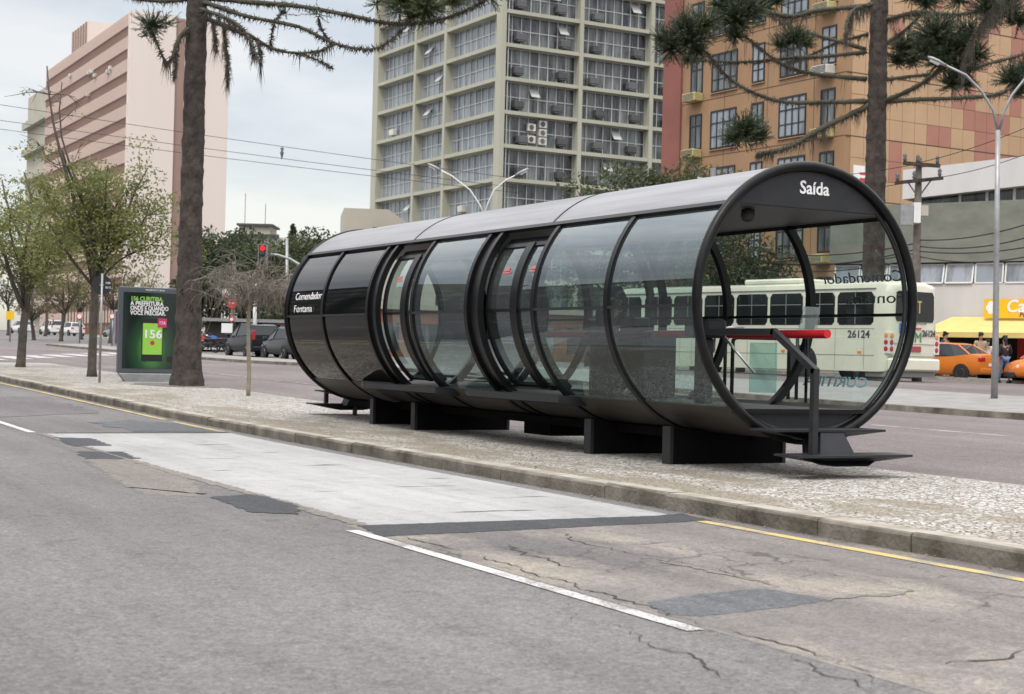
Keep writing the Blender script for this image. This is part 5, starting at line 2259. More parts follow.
def street_tree(label, loc, trunk_h, lean, limbs, leafmat, barkmat, seed, r0=.13, nleaf=90, leafsize=.085, rad=.62, group=None, bare=(), cat='tree', name='street_tree', sprigs=4):
    """trunk, forking limbs ending at given points (local), leaf clumps round every twig"""
    rnd = random.Random(seed)
    t = thing(name, label, cat, loc, 0, group)
    tr = MB()
    cr = MB()
    fork = Vector((lean[0], lean[1], trunk_h))
    base = limb((0, 0, -.15), fork, rnd, .03, 8)
    tr.tube(base, [r0 * (1.35 if i == 0 else 1.0) * (1 - .28 * i / 8) for i in range(9)], 9, jitter=.07)
    for li, (p, r_) in enumerate(limbs):
        p = Vector(p)
        path = limb(fork - Vector((0, 0, rnd.uniform(0, .5))), p, rnd, .10, 7)
        tr.tube(path, [r_ * (1 - .72 * i / 7) for i in range(8)], 6, jitter=.08)
        isbare = li in bare
        for k in range(sprigs + 3):
            f_ = rnd.uniform(.38, 1.0)
            q = path[min(7, int(f_ * 7))]
            dirv = Vector((rnd.gauss(0, 1), rnd.gauss(0, 1), rnd.gauss(.25, .5))).normalized()
            ln = rnd.uniform(.5, 1.15) * rad * 1.5
            e = q + dirv * ln
            tw = limb(q, e, rnd, .15, 4)
            tr.tube(tw, [r_ * .26 * (1 - .75 * i / 4) for i in range(5)], 4)
            if not isbare:
                leaf_cloud(cr, e, rad * rnd.uniform(.55, 1.05), int(nleaf * rnd.uniform(.5, 1.2)), leafsize, rnd, .55)
                leaf_cloud(cr, tw[2], rad * .5, int(nleaf * .3), leafsize, rnd, .6)
            else:
                for _ in range(4):
                    d2 = (dirv + Vector((rnd.gauss(0, .6), rnd.gauss(0, .6), rnd.gauss(0, .6)))).normalized()
                    tr.tube([tw[2], tw[2] + d2 * rnd.uniform(.2, .5)], [.010, .004], 3)
                if rnd.random() < .6:
                    leaf_cloud(cr, e, .22, 9, leafsize, rnd)
    tr.build('trunk', barkmat, t, sm=True)
    if cr.v:
        cr.build('crown', leafmat, t, fix=False)
    return t


def loc_on(x, y, t, h=.13):
    p = dep(x, y, t)
    return (p.x, p.y, g(p.x, p.y) + h)


def rel(base, x, y, t):
    """photo pixel at distance t, relative to a thing's base"""
    return dep(x, y, t) - Vector(base)


# two street trees on the median, left
b1 = (9.56, 50.4, g(9.56, 50.4) + .13)
D1 = 49.0
lim = [(rel(b1, -14, 215, 48), .09), (rel(b1, 2, 180, 50), .08), (rel(b1, 24, 172, 49), .085), (rel(b1, 46, 200, 48.3), .075), (rel(b1, 60, 235, 49.5), .06), (rel(b1, -5, 245, 50.5), .07), (rel(b1, 38, 240, 50.5), .06), (rel(b1, 12, 205, 47.5), .07)]
street_tree('olive green street tree with forking trunk, leftmost on the median', b1, 2.0, (.18, .05), lim, M['leaf_olive'], M['bark_grey'], 21, r0=.155, nleaf=145, leafsize=.062, rad=.84, group='street trees on the median', sprigs=5)
b2 = (9.96, 42.45, g(9.96, 42.45) + .13)
lim = [(rel(b2, 47, 66, 42), .065), (rel(b2, 62, 82, 42.5), .05), (rel(b2, 62, 150, 41), .075), (rel(b2, 108, 165, 42), .06), (rel(b2, 148, 168, 42.6), .055), (rel(b2, 150, 205, 41.5), .055), (rel(b2, 40, 178, 42.7), .06), (rel(b2, 75, 200, 41.2), .05),
       (rel(b2, 120, 225, 43), .05), (rel(b2, 45, 215, 42), .05), (rel(b2, 95, 190, 41.6), .05), (rel(b2, 160, 240, 42.2), .04), (rel(b2, 128, 190, 42.5), .05)]
street_tree('olive green street tree with tall bare top shoots, behind the black round sign', b2, 2.75, (.02, .1), lim, M['leaf_olive'], M['bark_grey'], 33, r0=.125, nleaf=125, leafsize=.058, rad=.78, group='street trees on the median', bare=(0, 1), sprigs=5)
# grey sapling: thin pale stem and a dense broom of leafless twigs
b3 = (10.81, 31.9, g(10.81, 31.9) + .13)
sp_ = thing('sapling', 'leafless grey sapling with pale stem and drooping twigs before the dark minivan', 'tree', b3)
rnd = random.Random(8)
mb = MB()
st = limb((0, 0, -.1), rel(b3, 250, 300, 33.1), rnd, .02, 8)
mb.tube(st, [.05 - .012 * i / 8 for i in range(9)], 8, jitter=.08)
mb.build('trunk', M['bark_pale'], sp_, sm=True)
mb = MB()
top = st[-1]
for k in range(46):
    a = rnd.uniform(0, 2 * PI)
    rr_ = rnd.uniform(.3, 1.75)
    e = top + Vector((math.cos(a) * rr_, math.sin(a) * rr_, rnd.uniform(.2, 1.25) * (1.15 - rr_ * .42)))
    p = limb(top - Vector((0, 0, rnd.uniform(0, .15))), e, rnd, .18, 5)
    mb.tube(p, [.014 * (1 - .6 * i / 5) for i in range(6)], 4)
    for q in range(26):
        o_ = p[rnd.randint(2, 5)]
        d = Vector((rnd.gauss(0, .28), rnd.gauss(0, .28), rnd.gauss(-.12, .18)))
        m_ = o_ + d * .6 + Vector((0, 0, .05))
        mb.tube([o_, m_, o_ + d + Vector((0, 0, -.14))], [.0055, .004, .002], 3, cap=False)
mb.build('crown', M['twig'], sp_)

# dense dark trees behind the sapling, each its own
for i, (x, yt, d, hw_, mt, lab) in enumerate((
        (216, 232, 112, 4.0, 'leaf_dark', 'dark evergreen tree just right of the big trunk'),
        (240, 226, 118, 4.4, 'leaf_dark', 'tallest dark evergreen tree left of the traffic light'),
        (268, 246, 108, 3.2, 'leaf_mid', 'low green tree directly behind the traffic light'),
        (296, 240, 114, 3.6, 'leaf_mid', 'mid green tree behind the slim lamp post right of the traffic light'),
        (322, 226, 120, 4.4, 'leaf_dark', 'dark green tree rising behind the far end of the tube roof'))):
    p = dep(x, 340, d)
    z0 = g(p.x, p.y)
    zt_ = dep(x, yt, d).z - z0
    rnd2 = random.Random(60 + i)
    t = thing('evergreen_tree', lab, 'tree', (p.x, p.y, z0), 0, 'dark trees beyond the carriageway')
    tr, cr = MB(), MB()
    tr.tube(limb((0, 0, -.2), (.2, 0, zt_ * .6), rnd2, .03), [.28 - .02 * q for q in range(7)], 7)
    for k in range(36):
        a = rnd2.uniform(0, 2 * PI)
        f_ = rnd2.uniform(.12, 1)
        rr_ = hw_ * (math.sin(PI * min(.93, f_ * .78 + .18)) ** .7) * rnd2.uniform(.3, 1.0)
        c = Vector((math.cos(a) * rr_, math.sin(a) * rr_, zt_ * (.10 + .82 * f_)))
        tr.tube([(0, 0, c.z * .7), c], [.07, .03], 4)
        leaf_cloud(cr, c, rnd2.uniform(1.0, 1.9), 230, .19, rnd2, .7)
    tr.build('trunk', M['bark_grey'], t, sm=True)
    cr.build('crown', M[mt], t, fix=False)
cf_ = dep(290, 340, 150)
t = thing('conifer', 'small pointed conifer rising above the white wall', 'tree', (cf_.x, cf_.y, 11.2))
mb = MB()
mb.tube([(0, 0, -1), (0, 0, 2.3)], [.12, .03], 6)
mb.build('trunk', M['bark_grey'], t)
mb = MB()
rnd2 = random.Random(4)
for k in range(18):
    z = .1 + k * .12
    leaf_cloud(mb, (rnd2.uniform(-.08, .08), 0, z), .85 * (1 - k / 21), 34, .16, rnd2, .4)
mb.build('crown', M['leaf_dark'], t, fix=False)
# small bare trees far down the street
for i, (x, yb, d, xt, yt, mt, lab) in enumerate((
        (34, 339, 121, 34, 286, 'leaf_rust', 'slim rusty leaved tree standing left of the parked white cars'),
        (61, 340, 118, 64, 268, 'leaf_rust', 'slim rusty leaved tree just right of the parked white cars'),
        (110, 343, 113, 112, 262, 'leaf_rust', 'small leaning tree right of the round sign pole'),
        (82, 338, 130, 80, 270, 'leaf_olive', 'thin pale green tree behind the street tree with bare shoots'),
        (8, 336, 150, 6, 262, 'leaf_dark', 'dark bushy tree at the left photo edge behind the yellow sign'),
        (45, 337, 150, 48, 250, 'leaf_rust', 'loose brownish tree standing behind the white cars'),
        (140, 340, 135, 138, 262, 'leaf_olive', 'pale green tree whose crown shows above the poster panel'))):
    b_ = dep(x, yb, d)
    bz = g(b_.x, b_.y)
    base = (b_.x, b_.y, bz)
    rnd2 = random.Random(90 + i)
    H_ = dep(xt, yt, d).z - bz
    lim = []
    for k in range(9):
        a = 2 * PI * k / 9 + rnd2.uniform(-.3, .3)
        rr_ = rnd2.uniform(1.0, 2.4)
        lim.append((Vector((math.cos(a) * rr_, math.sin(a) * rr_, H_ * rnd2.uniform(.62, 1.0))), .06))
    street_tree(lab, base, H_ * .42, (rnd2.uniform(-.3, .3), 0), lim, M[mt], M['bark_grey'], 120 + i, r0=.16, nleaf=20, leafsize=.13, rad=.85, group='small trees far down the street', sprigs=2)
# trees behind the tube on the right
for i, (x, d, top_y, hw_, n_, mt, lab) in enumerate((
        (648, 64, 150, 3.4, 44, 'leaf_mid', 'leafy green tree above the tube roof before the cream office block'),
        (694, 66, 156, 2.4, 34, 'leaf_rust', 'brownish leafy tree above the tube roof before the brick red strip'),
        (740, 60, 222, 2.2, 26, 'leaf_dark', 'dark leafy tree seen through the station exit above the bus'),
        (588, 72, 190, 2.6, 13, 'leaf_mid', 'leafy tree whose lower crown shows through the station glass'))):
    p = dep(x, 360, d)
    z0 = g(p.x, p.y)
    zt_ = dep(x, top_y, d).z - z0
    rnd2 = random.Random(160 + i)
    t = thing('leafy_tree', lab, 'tree', (p.x, p.y, z0), 0, 'leafy trees behind the tube')
    tr, cr = MB(), MB()
    tr.tube(limb((0, 0, -.2), (.1, 0, zt_ * .6), rnd2, .05), [.20 - .018 * q for q in range(7)], 7)
    for k in range(n_):
        a = rnd2.uniform(0, 2 * PI)
        f_ = rnd2.uniform(.35, 1)
        rr_ = hw_ * rnd2.uniform(.2, 1.0)
        c = Vector((math.cos(a) * rr_, math.sin(a) * rr_, zt_ * (.10 + .80 * f_)))
        tr.tube([(0, 0, zt_ * .5), c], [.06, .02], 4)
        leaf_cloud(cr, c, rnd2.uniform(.6, 1.1), 210, .105, rnd2, .75)
    tr.build('trunk', M['bark_grey'], t, sm=True)
    cr.build('crown', M[mt], t, fix=False)


# ------------------------------------------------------------------ araucarias
def spike(mb, p, d, w):
    """one stiff needle: a thin three-sided spike"""
    a = d.orthogonal().normalized() * w
    b = d.normalized().cross(a)
    mb.add([p + a, p - a * .5 + b * .87, p - a * .5 - b * .87, p + d], [(0, 1, 3), (1, 2, 3), (2, 0, 3)])


def tuft(mb, c, rad, rnd, n=46, upw=.35):
    """rosette of needle-covered branchlets at a branch end"""
    c = Vector(c)
    for _ in range(int(n * 2.3) if n > 20 else int(n * 1.3)):
        d = Vector((rnd.gauss(0, 1), rnd.gauss(0, 1), rnd.gauss(upw, .75)))
        if d.length < .1:
            continue
        d = d.normalized()
        ln = rad * rnd.uniform(.45, 1.08)
        bend = Vector((0, 0, 1)) * ln * rnd.uniform(-.05, .28)
        m_ = 9
        for i in range(1, m_ + 1):
            f_ = i / m_
            p = c + d * ln * f_ + bend * f_ * f_
            tang = (d + bend / ln * 2 * f_).normalized()
            for _k in range(2):
                o_ = Vector((rnd.gauss(0, 1), rnd.gauss(0, 1), rnd.gauss(0, 1)))
                o_ = (o_ - tang * o_.dot(tang))
                dd = (tang * .95 + o_.normalized() * .75).normalized()
                spike(mb, p, dd * rad * rnd.uniform(.12, .22), rad * .017)
        mb.tube([c, c + d * ln * .5 + bend * .25, c + d * ln + bend], [rad * .022, rad * .018, rad * .008], 3, cap=False)


def arau_branch(t, path, r0, r1, rnd, tufts=(), moss=0., dead=1., mat='needle', stubs=True):
    """one limb of an araucaria with its needle tufts and dead hanging spikes"""
    pts = [Vector(p) for p in path]
    # resample smoothly
    sm_ = []
    for i in range(len(pts) - 1):
        p0 = pts[max(i - 1, 0)]
        p1, p2 = pts[i], pts[i + 1]
        p3 = pts[min(i + 2, len(pts) - 1)]
        for k in range(6):
            u = k / 6
            sm_.append(.5 * ((2 * p1) + (p2 - p0) * u + (2 * p0 - 5 * p1 + 4 * p2 - p3) * u * u + (3 * p1 - p0 - 3 * p2 + p3) * u ** 3))
    sm_.append(pts[-1])
    n = len(sm_)
    mb = MB()
    mb.tube(sm_, [.8 * (r0 + (r1 - r0) * i / (n - 1)) * (1 + .22 * noise.noise(sm_[i] * 6)) for i in range(n)], 8, jitter=.22)
    br = mb.build('branch', M['branch_moss'], t, sm=True)
    mb = MB()
    L_ = sum((b - a).length for a, b in zip(sm_, sm_[1:]))
    for _ in range(int(L_ * 150 * dead)):        # short dead spikes all round
        i = rnd.randrange(n - 1)
        p = sm_[i].lerp(sm_[i + 1], rnd.random())
        o_ = Vector((rnd.gauss(0, 1), rnd.gauss(0, 1), rnd.gauss(-.25, 1))).normalized()
        spike(mb, p + o_ * (r0 * .4), o_ * rnd.uniform(.05, .15) + Vector((0, 0, -.02)), .016)
    if moss:
        for _ in range(int(L_ * 110 * moss)):    # hanging dead foliage
            i = rnd.randrange(n - 1)
            p = sm_[i].lerp(sm_[i + 1], rnd.random())
            hang = rnd.uniform(.1, .5) * (1 + moss) * (.4 + .9 * noise.noise(p * 1.7) ** 2 * 4)
            hang = min(hang, .95)
            q = p + Vector((rnd.gauss(0, .07), rnd.gauss(0, .07), -hang))
            spike(mb, p, q - p, .014)
    if mb.v:
        mb.build('dead_spikes', M['deadneedle'], br, fix=False)
    for (c, rad, cnt) in tufts:
        mb = MB()
        tuft(mb, c, rad, rnd, cnt)
        mb.build('needle_tuft', M[mat], br, fix=False)
    return br


def arau_trunk(t, path, radii, seed):
    mb = MB()
    rnd = random.Random(seed)
    pts, rr_ = [], []
    for i in range(len(path) - 1):
        a, b = Vector(path[i]), Vector(path[i + 1])
        n = max(2, int((b - a).length / .09))
        for k in range(n):
            f_ = k / n
            pts.append(a.lerp(b, f_))
            z = pts[-1].z
            ring = 1 + .06 * max(0, math.sin(z * 2 * PI / .72 + .8 * noise.noise(Vector((0, 0, z))))) ** 4
            rr_.append((radii[i] * (1 - f_) + radii[i + 1] * f_) * ring * (1 + .03 * noise.noise(Vector((1, 2, z * 3)))))
    pts.append(Vector(path[-1]))
    rr_.append(radii[-1])
    n = 22
    rs = []
    for p, r_ in zip(pts, rr_):
        rs.append([p + Vector((math.cos(2 * PI * k / n), math.sin(2 * PI * k / n), 0)) * r_ * (1 + .07 * noise.noise(Vector((math.cos(2 * PI * k / n) * 2.2, math.sin(2 * PI * k / n) * 2.2, p.z * 2.5))) + .025 * rnd.uniform(-1, 1)) for k in range(n)])
    mb.rings(rs)
    return mb.build('trunk', M['bark'], t, sm=True)


rnd = random.Random(77)
# left araucaria, rooted in the median
ba = Vector((10.98, 37.0, g(11, 37) + .13))
ar = thing('araucaria_tree', 'tall araucaria with thick dark ringed trunk and drooping limbs beside the poster panel', 'tree', ba, 0, 'araucaria trees')
arau_trunk(ar, [(0, 0, -.15), (0, 0, .35), (.0, 0, 1.2), (-.01, 0, 4), (.0, 0, 8.5), (.0, 0, 14)], [.47, .36, .315, .275, .25, .21], 3)
mb = MB()
for a, z, s in ((3.9, 2.35, .16), (-.45, .95, .08), (4.6, 1.9, .12), (5.2, 2.7, .10)):
    c = Vector((math.cos(a) * .30, math.sin(a) * .30, z))
    mb.rings([[c + Vector((math.cos(q * PI / 4) * s * k * math.sin(a + 1.57), math.cos(q * PI / 4) * s * k * math.cos(a), math.sin(q * PI / 4) * s * k)) + Vector((math.cos(a), math.sin(a), 0)) * o_ for q in range(8)] for k, o_ in ((1, -.06), (.95, .02), (.6, .08), (.2, .10))])
mb.build('burl', M['bark'], ar, sm=True)


def PL(pts, d0, d1, base):
    n = len(pts) - 1
    return [dep(x, y, d0 + (d1 - d0) * i / n) - base for i, (x, y) in enumerate(pts)]


T = lambda x, y, d, b_: dep(x, y, d) - b_
arau_branch(ar, PL([(200, -3), (250, 2), (299, 6), (348, 15), (397, 24), (446, 18), (490, -2)], 37.8, 35.2, ba), .085, .03, rnd,
            [(T(425, 8, 35.7, ba), .62, 60), (T(402, 2, 35.9, ba), .58, 50), (T(452, 2, 35.5, ba), .5, 34), (T(488, -6, 35.2, ba), .55, 40), (T(376, 4, 36, ba), .45, 18), (T(345, -4, 36.4, ba), .45, 18), (T(412, 16, 36, ba), .42, 30)], .06, .8, 'needle_lit')
arau_branch(ar, PL([(204, 2), (225, 9), (250, 17), (299, 27), (331, 42), (360, 49), (382, 46), (402, 30)], 37.7, 36.0, ba), .075, .018, rnd, [(T(398, 12, 36, ba), .38, 16)], .05, .8, 'needle_lit')
arau_branch(ar, PL([(206, 18), (230, 28), (252, 37), (274, 49), (299, 53), (322, 50), (334, 42)], 37.6, 38.6, ba), .085, .018, rnd, [], .22, .8)
arau_branch(ar, PL([(270, 49), (274, 25), (284, 10)], 38.2, 38.0, ba), .022, .01, rnd, [(T(286, 14, 38, ba), .42, 8)], 0, 1.5)
arau_branch(ar, PL([(331, 42), (322, 30), (318, 16)], 37.0, 36.6, ba), .018, .008, rnd, [(T(318, 14, 36.6, ba), .42, 8)], 0, 1.5)
arau_branch(ar, PL([(299, 53), (318, 60), (332, 68)], 38.3, 38.2, ba), .012, .006, rnd, [(T(322, 62, 38.2, ba), .26, 5)], 0, 1.5)
arau_branch(ar, PL([(200, 9), (222, 16), (240, 26), (250, 40), (256, 55)], 37.4, 36.0, ba), .06, .02, rnd, [], .7, .7)
arau_branch(ar, PL([(187, -1), (165, 1), (140, -1), (118, -8)], 37.8, 36.2, ba), .08, .04, rnd, [], .06, .8)
arau_branch(ar, PL([(188, 29), (180, 37), (175, 48), (172, 58), (166, 62), (160, 50), (155, 38), (152, 30)], 37.6, 36.6, ba), .07, .014, rnd, [(T(152, 27, 36.6, ba), .50, 34), (T(166, 24, 36.7, ba), .40, 14), (T(146, 36, 36.6, ba), .34, 12)], .5, .8)
for x0, y0, x1, y1 in ((213, 22, 216, 50), (224, 26, 228, 80), (258, 42, 261, 62), (176, 50, 174, 78)):
    arau_branch(ar, PL([(x0, y0), ((x0 + x1) / 2 + 1, (y0 + y1) / 2), (x1, y1)], 37.3, 37.2, ba), .022, .008, rnd, [], .7, 2.)
# right araucaria, behind the bus
bb_ = dep(871, 372, 52.0)
bb_ = Vector((bb_.x, bb_.y, g(bb_.x, bb_.y)))
ar2 = thing('araucaria_tree', 'tall araucaria behind the bus with green tufts on bare level limbs', 'tree', bb_, 0, 'araucaria trees')
arau_trunk(ar2, [(0, 0, -.1), (0, 0, .5), (0, 0, 3), (-.02, 0, 8), (-.02, 0, 16)], [.52, .42, .37, .325, .26], 5)
tr0 = 52.0
for pts, d1, r0, r1, tufts, moss in (
        ([(866, 101), (830, 102), (779, 101), (734, 82), (707, 52)], 48.5, .11, .035, [(690, 40, .85, 70), (672, 48, .68, 54), (704, 26, .68, 50), (684, 26, .6, 40), (698, 52, .5, 36), (662, 40, .5, 30)], .12),
        ([(866, 79), (809, 73), (779, 62), (745, 36)], 49.5, .10, .03, [(737, 20, .85, 70), (722, 6, .66, 46), (752, 12, .66, 46), (735, 36, .55, 40), (715, 20, .5, 32)], .06),
        ([(866, 49), (820, 36), (790, 26), (765, 12)], 54, .09, .03, [(758, 2, .8, 60), (738, -6, .7, 46), (776, 2, .6, 36)], .06),
        ([(866, 52), (827, 56), (790, 58), (740, 62), (693, 60)], 50.5, .085, .022, [(794, 40, .66, 50), (780, 46, .5, 34), (806, 44, .45, 30), (688, 60, .5, 30)], .08),
        ([(866, 107), (820, 129), (790, 146), (757, 155)], 49.0, .12, .05, [(745, 134, .78, 80), (733, 140, .5, 40), (758, 138, .5, 40)], .75),
        ([(868, 34), (838, 42), (810, 55), (788, 62)], 54.5, .07, .03, [], .2),
        ([(868, 6), (820, 10), (790, 16), (760, 8), (742, -6)], 49.5, .11, .05, [(735, -10, .7, 40)], .5),
        ([(884, 101), (932, 99), (975, 97), (1000, 93), (1020, 82)], 54.5, .11, .04, [(1012, 80, .72, 60), (1028, 70, .66, 46), (1020, 94, .5, 34)], .12),
        ([(883, 102), (917, 86), (940, 68), (948, 48)], 48.5, .11, .04, [(935, 36, .88, 74), (955, 52, .82, 70), (970, 36, .7, 54), (940, 62, .7, 54), (962, 70, .7, 54), (952, 84, .6, 44), (976, 56, .6, 44), (925, 50, .6, 44), (966, 86, .45, 30)], .5),
        ([(883, 80), (905, 77), (930, 74)], 53, .08, .04, [(905, 50, .70, 60), (897, 62, .5, 40), (914, 60, .55, 44), (918, 44, .5, 36)], .1),
        ([(884, 45), (910, 26), (930, 2), (938, -14)], 51, .08, .035, [(926, 2, .66, 50), (912, -4, .6, 36), (940, -6, .6, 36)], .2),
        ([(884, 52), (898, 58), (916, 64)], 55, .06, .03, [], .1),
        ([(962, 70), (990, 63), (1024, 54), (1045, 46)], 51.5, .07, .05, [(1006, 10, .74, 60), (992, 20, .6, 46), (1018, 22, .62, 46), (1010, -6, .6, 40)], .1),
        ([(884, 20), (920, 12), (960, 14), (1000, 4), (1020, -8)], 47.0, .09, .05, [(985, 8, .66, 46), (960, 0, .6, 40), (1000, -4, .6, 40)], .9)):
    arau_branch(ar2, PL(pts, tr0 if pts[0][0] < 900 else 49.5, d1, bb_), r0, r1, rnd, [(T(x, y, d1, bb_), r_, n_) for x, y, r_, n_ in tufts], moss, .8)
# top of the right tree's own hanging growth beside the trunk
arau_branch(ar2, PL([(872, 4), (856, 8), (848, 20), (846, 34)], 51.5, 50.6, bb_), .09, .03, rnd, [], 1.4, 1.)
arau_branch(ar2, PL([(1003, -4), (985, 18), (970, 42), (962, 60)], 46.5, 47.5, bb_ * 1.0), .05, .02, rnd, [], 1.1, 1.)

# ------------------------------------------------------------------ street furniture
pn = thing('poster_panel', 'grey framed poster panel with green phone poster beside the big tree trunk', 'poster panel', (10.72, 39.4, g(10.72, 39.4) + .13), 0)
PW, PZ0, PZ1 = .86, .22, 2.42
mb = MB()
mb.bbox((-PW, -.09, PZ0), (PW, .09, PZ1), .02)
mb.build('frame', P('poster_frame', (.10, .115, .125), .4, .3), pn)
mb = MB()
mb.rings([[(-.62, -.12, -.06), (.62, -.12, -.06), (.62, .12, -.06), (-.62, .12, -.06)], [(-PW + .05, -.10, .19), (PW - .05, -.10, .19), (PW - .05, .10, .19), (-PW + .05, .10, .19)], [(-PW + .04, -.09, .215), (PW - .04, -.09, .215), (PW - .04, .09, .215), (-PW + .04, .09, .215)]])
mb.build('foot', M['grey_metal'], pn)
m_, nt_, N_, L_ = new_mat('poster_green')
o_ = N_.new('ShaderNodeOutputMaterial')
b_ = N_.new('ShaderNodeBsdfPrincipled')
b_.inputs['Roughness'].default_value = .15
L_.new(b_.outputs[0], o_.inputs[0])
tc_ = N_.new('ShaderNodeTexCoord')
sx_ = N_.new('ShaderNodeSeparateXYZ')
L_.new(tc_.outputs['Object'], sx_.inputs[0])
dx_ = N_.new('ShaderNodeVectorMath')
dx_.operation = 'DISTANCE'
mp_ = N_.new('ShaderNodeMapping')
mp_.inputs['Scale'].default_value = (1.1, 0, .72)
L_.new(tc_.outputs['Object'], mp_.inputs[0])
dx_.inputs[1].default_value = (-.02, 0, .62)
L_.new(mp_.outputs[0], dx_.inputs[0])
rp_ = N_.new('ShaderNodeValToRGB')
rp_.color_ramp.elements[0].position = .12
rp_.color_ramp.elements[0].color = (.12, .34, .10, 1)
rp_.color_ramp.elements[1].position = .72
rp_.color_ramp.elements[1].color = (.012, .022, .02, 1)
e_ = rp_.color_ramp.elements.new(.42)
e_.color = (.03, .085, .038, 1)
L_.new(dx_.outputs['Value'], rp_.inputs[0])
L_.new(rp_.outputs[0], b_.inputs['Base Color'])
mb = MB()
mb.b2((-.76, -.098, .34), (.76, -.091, 2.28))
po = mb.build('poster', m_, pn)
mb = MB()
mb.bbox((-.27, -.118, .54), (.27, -.0985, 1.64), .008)
ph_ = mb.build('phone', M['sign_back'], po)
mb = MB()
mb.b2((-.25, -.125, .70), (.25, -.1185, 1.50))
mb.build('screen', P('poster_lime', (.30, .62, .08), .4), ph_)
mb = MB()
mb.b2((.13, -.132, 1.40), (.36, -.119, 1.63))
mb.build('badge', P('poster_badge', (.60, .03, .14), .4), ph_)
mb = MB()
mb.lathe([(.06, -.128), (.001, -.130)], 12, 'y', (0, 0, 1.0), cap=False)
mb.build('mark', M['sign_red'], ph_)
text('lettering', '156', .30, M['white_letter'], po, (.0, -.130, 1.12), (1, 0, 0), (0, 0, 1), bold=.006, width=.44)
text('lettering', '156', .12, M['white_letter'], po, (.245, -.136, 1.48), (1, 0, 0), (0, 0, 1), width=.15)
text('lettering', '156 CURITIBA.', .15, P('poster_lime_text', (.30, .60, .10), .5), po, (-.58, -.102, 2.07), (1, 0, 0), (0, 0, 1), bold=.004, align='LEFT', width=.82)
for i, s in enumerate(('A PREFEITURA', 'ONDE E QUANDO', 'VOCÊ PRECISAR.')):
    text('lettering', s, .15, M['white_letter'], po, (-.58, -.102, 1.95 - i * .12), (1, 0, 0), (0, 0, 1), bold=.004, align='LEFT', width=(.86, .98, .92)[i])
text('lettering', 'PREFEITURA', .055, M['white_letter'], pn, (.05, -.093, 2.33), (1, 0, 0), (0, 0, 1), width=.5)
mb = MB()
mb.b2((.40, -.104, .52), (.66, -.0985, .66))
mb.build('logo_box', M['sign_back'], po)

sgn = thing('round_sign', 'back of a black round traffic sign on a thin grey pole', 'traffic sign', (9.12, 38.1, g(9.12, 38.1) + .13), R(-8))
mb = MB()
mb.tube([(0, 0, -.1), (0, 0, 2.68)], .028, 8)
mb.build('pole', M['grey_metal'], sgn, sm=True)
mb = MB()
mb.lathe([(.245, .032), (.245, .042)], 28, 'y', (.0, 0, 2.40))
dk = mb.build('disc', M['sign_back'], sgn)
text('lettering', 'DER', .07, M['white_letter'], dk, (.15, .030, 2.43), (1, 0, 0), (0, 0, 1), width=.12)
text('lettering', '06/12', .07, M['white_letter'], dk, (.15, .030, 2.32), (1, 0, 0), (0, 0, 1), width=.13)
mb = MB()
mb.b2((-.05, .028, 2.38), (.05, .034, 2.42))
mb.build('clamp', M['grey_metal'], sgn)


def pole_at(x, y, d, h=.12):
    p = dep(x, y, d)
    return Vector((p.x, p.y, g(p.x, p.y) + h))


# lamp post with two arms, right
lp = Vector((25.36, 24.76, g(25.36, 24.76) + .12))
lt = thing('street_lamp', 'tall grey twin arm street lamp on the far pavement at the right', 'street lamp', lp, 0, 'twin arm street lamps')


def lamp_head(par, p, d, s=1.):
    d = Vector(d).normalized()
    side = d.cross(Vector((0, 0, 1))).normalized()
    upv = side.cross(d)
    mb = MB()
    rs = []
    for f_, w, h in ((-.05, .05, .05), (.1, .07, .06), (.25, .13, .08), (.5, .14, .075), (.66, .06, .04)):
        c = Vector(p) + d * f_ * s
        rs.append([c + side * w * s * math.cos(2 * PI * k / 12) + upv * h * s * math.sin(2 * PI * k / 12) for k in range(12)])
    mb.rings(rs)
    hd = mb.build('lamp_head', M['grey_metal'], par, sm=True)
    mb = MB()
    mb.rings([[Vector(p) + d * f_ * s - upv * (.045 + e) * s + side * q * s for q in (-.10, .10)] + [Vector(p) + d * f_ * s - upv * (.105 + e * .3) * s + side * q * s for q in (.07, -.07)] for f_, e in ((.20, 0), (.55, 0))])
    mb.build('lens', M['lampclear'], hd)


mb = MB()
split = dep(998, 130, 33.8) - lp
mb.tube([(0, 0, -.1), (0, 0, 1.2), (split.x * .5, split.y * .5, 3.5), split], [.078, .068, .058, .05], 12)
mb.build('pole', M['grey_metal'], lt, sm=True)
for pts, d1 in (([(998, 132), (993, 110), (982, 92), (966, 75), (945, 65)], 33.9), ([(999, 132), (1004, 112), (1012, 95), (1024, 80), (1042, 68)], 33.7)):
    pa = PL(pts, 33.8, d1, lp)
    mb = MB()
    mb.tube(pa, .028, 10)
    mb.build('arm', M['grey_metal'], lt, sm=True)
    lamp_head(lt, pa[-1], pa[-1] - pa[-2], .62)
# twin lamp behind the tube, centre
l2 = dep(484, 350, 58)
l2 = Vector((l2.x, l2.y, g(l2.x, l2.y) + .1))
lt2 = thing('street_lamp', 'pale twin arm street lamp in front of the cream office block', 'street lamp', l2, 0, 'twin arm street lamps')
mb = MB()
mb.tube([(0, 0, 0), dep(484, 215, 58) - l2], [.08, .05], 10)
mb.build('pole', M['white_paint'], lt2, sm=True)
for pts in ([(484, 216), (480, 205), (470, 190), (452, 176), (440, 170)], [(484, 216), (488, 203), (494, 190), (506, 180), (516, 175)]):
    pa = PL(pts, 58, 58, l2)
    mb = MB()
    mb.tube(pa, .027, 8)
    mb.build('arm', M['white_paint'], lt2, sm=True)
    lamp_head(lt2, pa[-1], pa[-1] - pa[-2], .8)

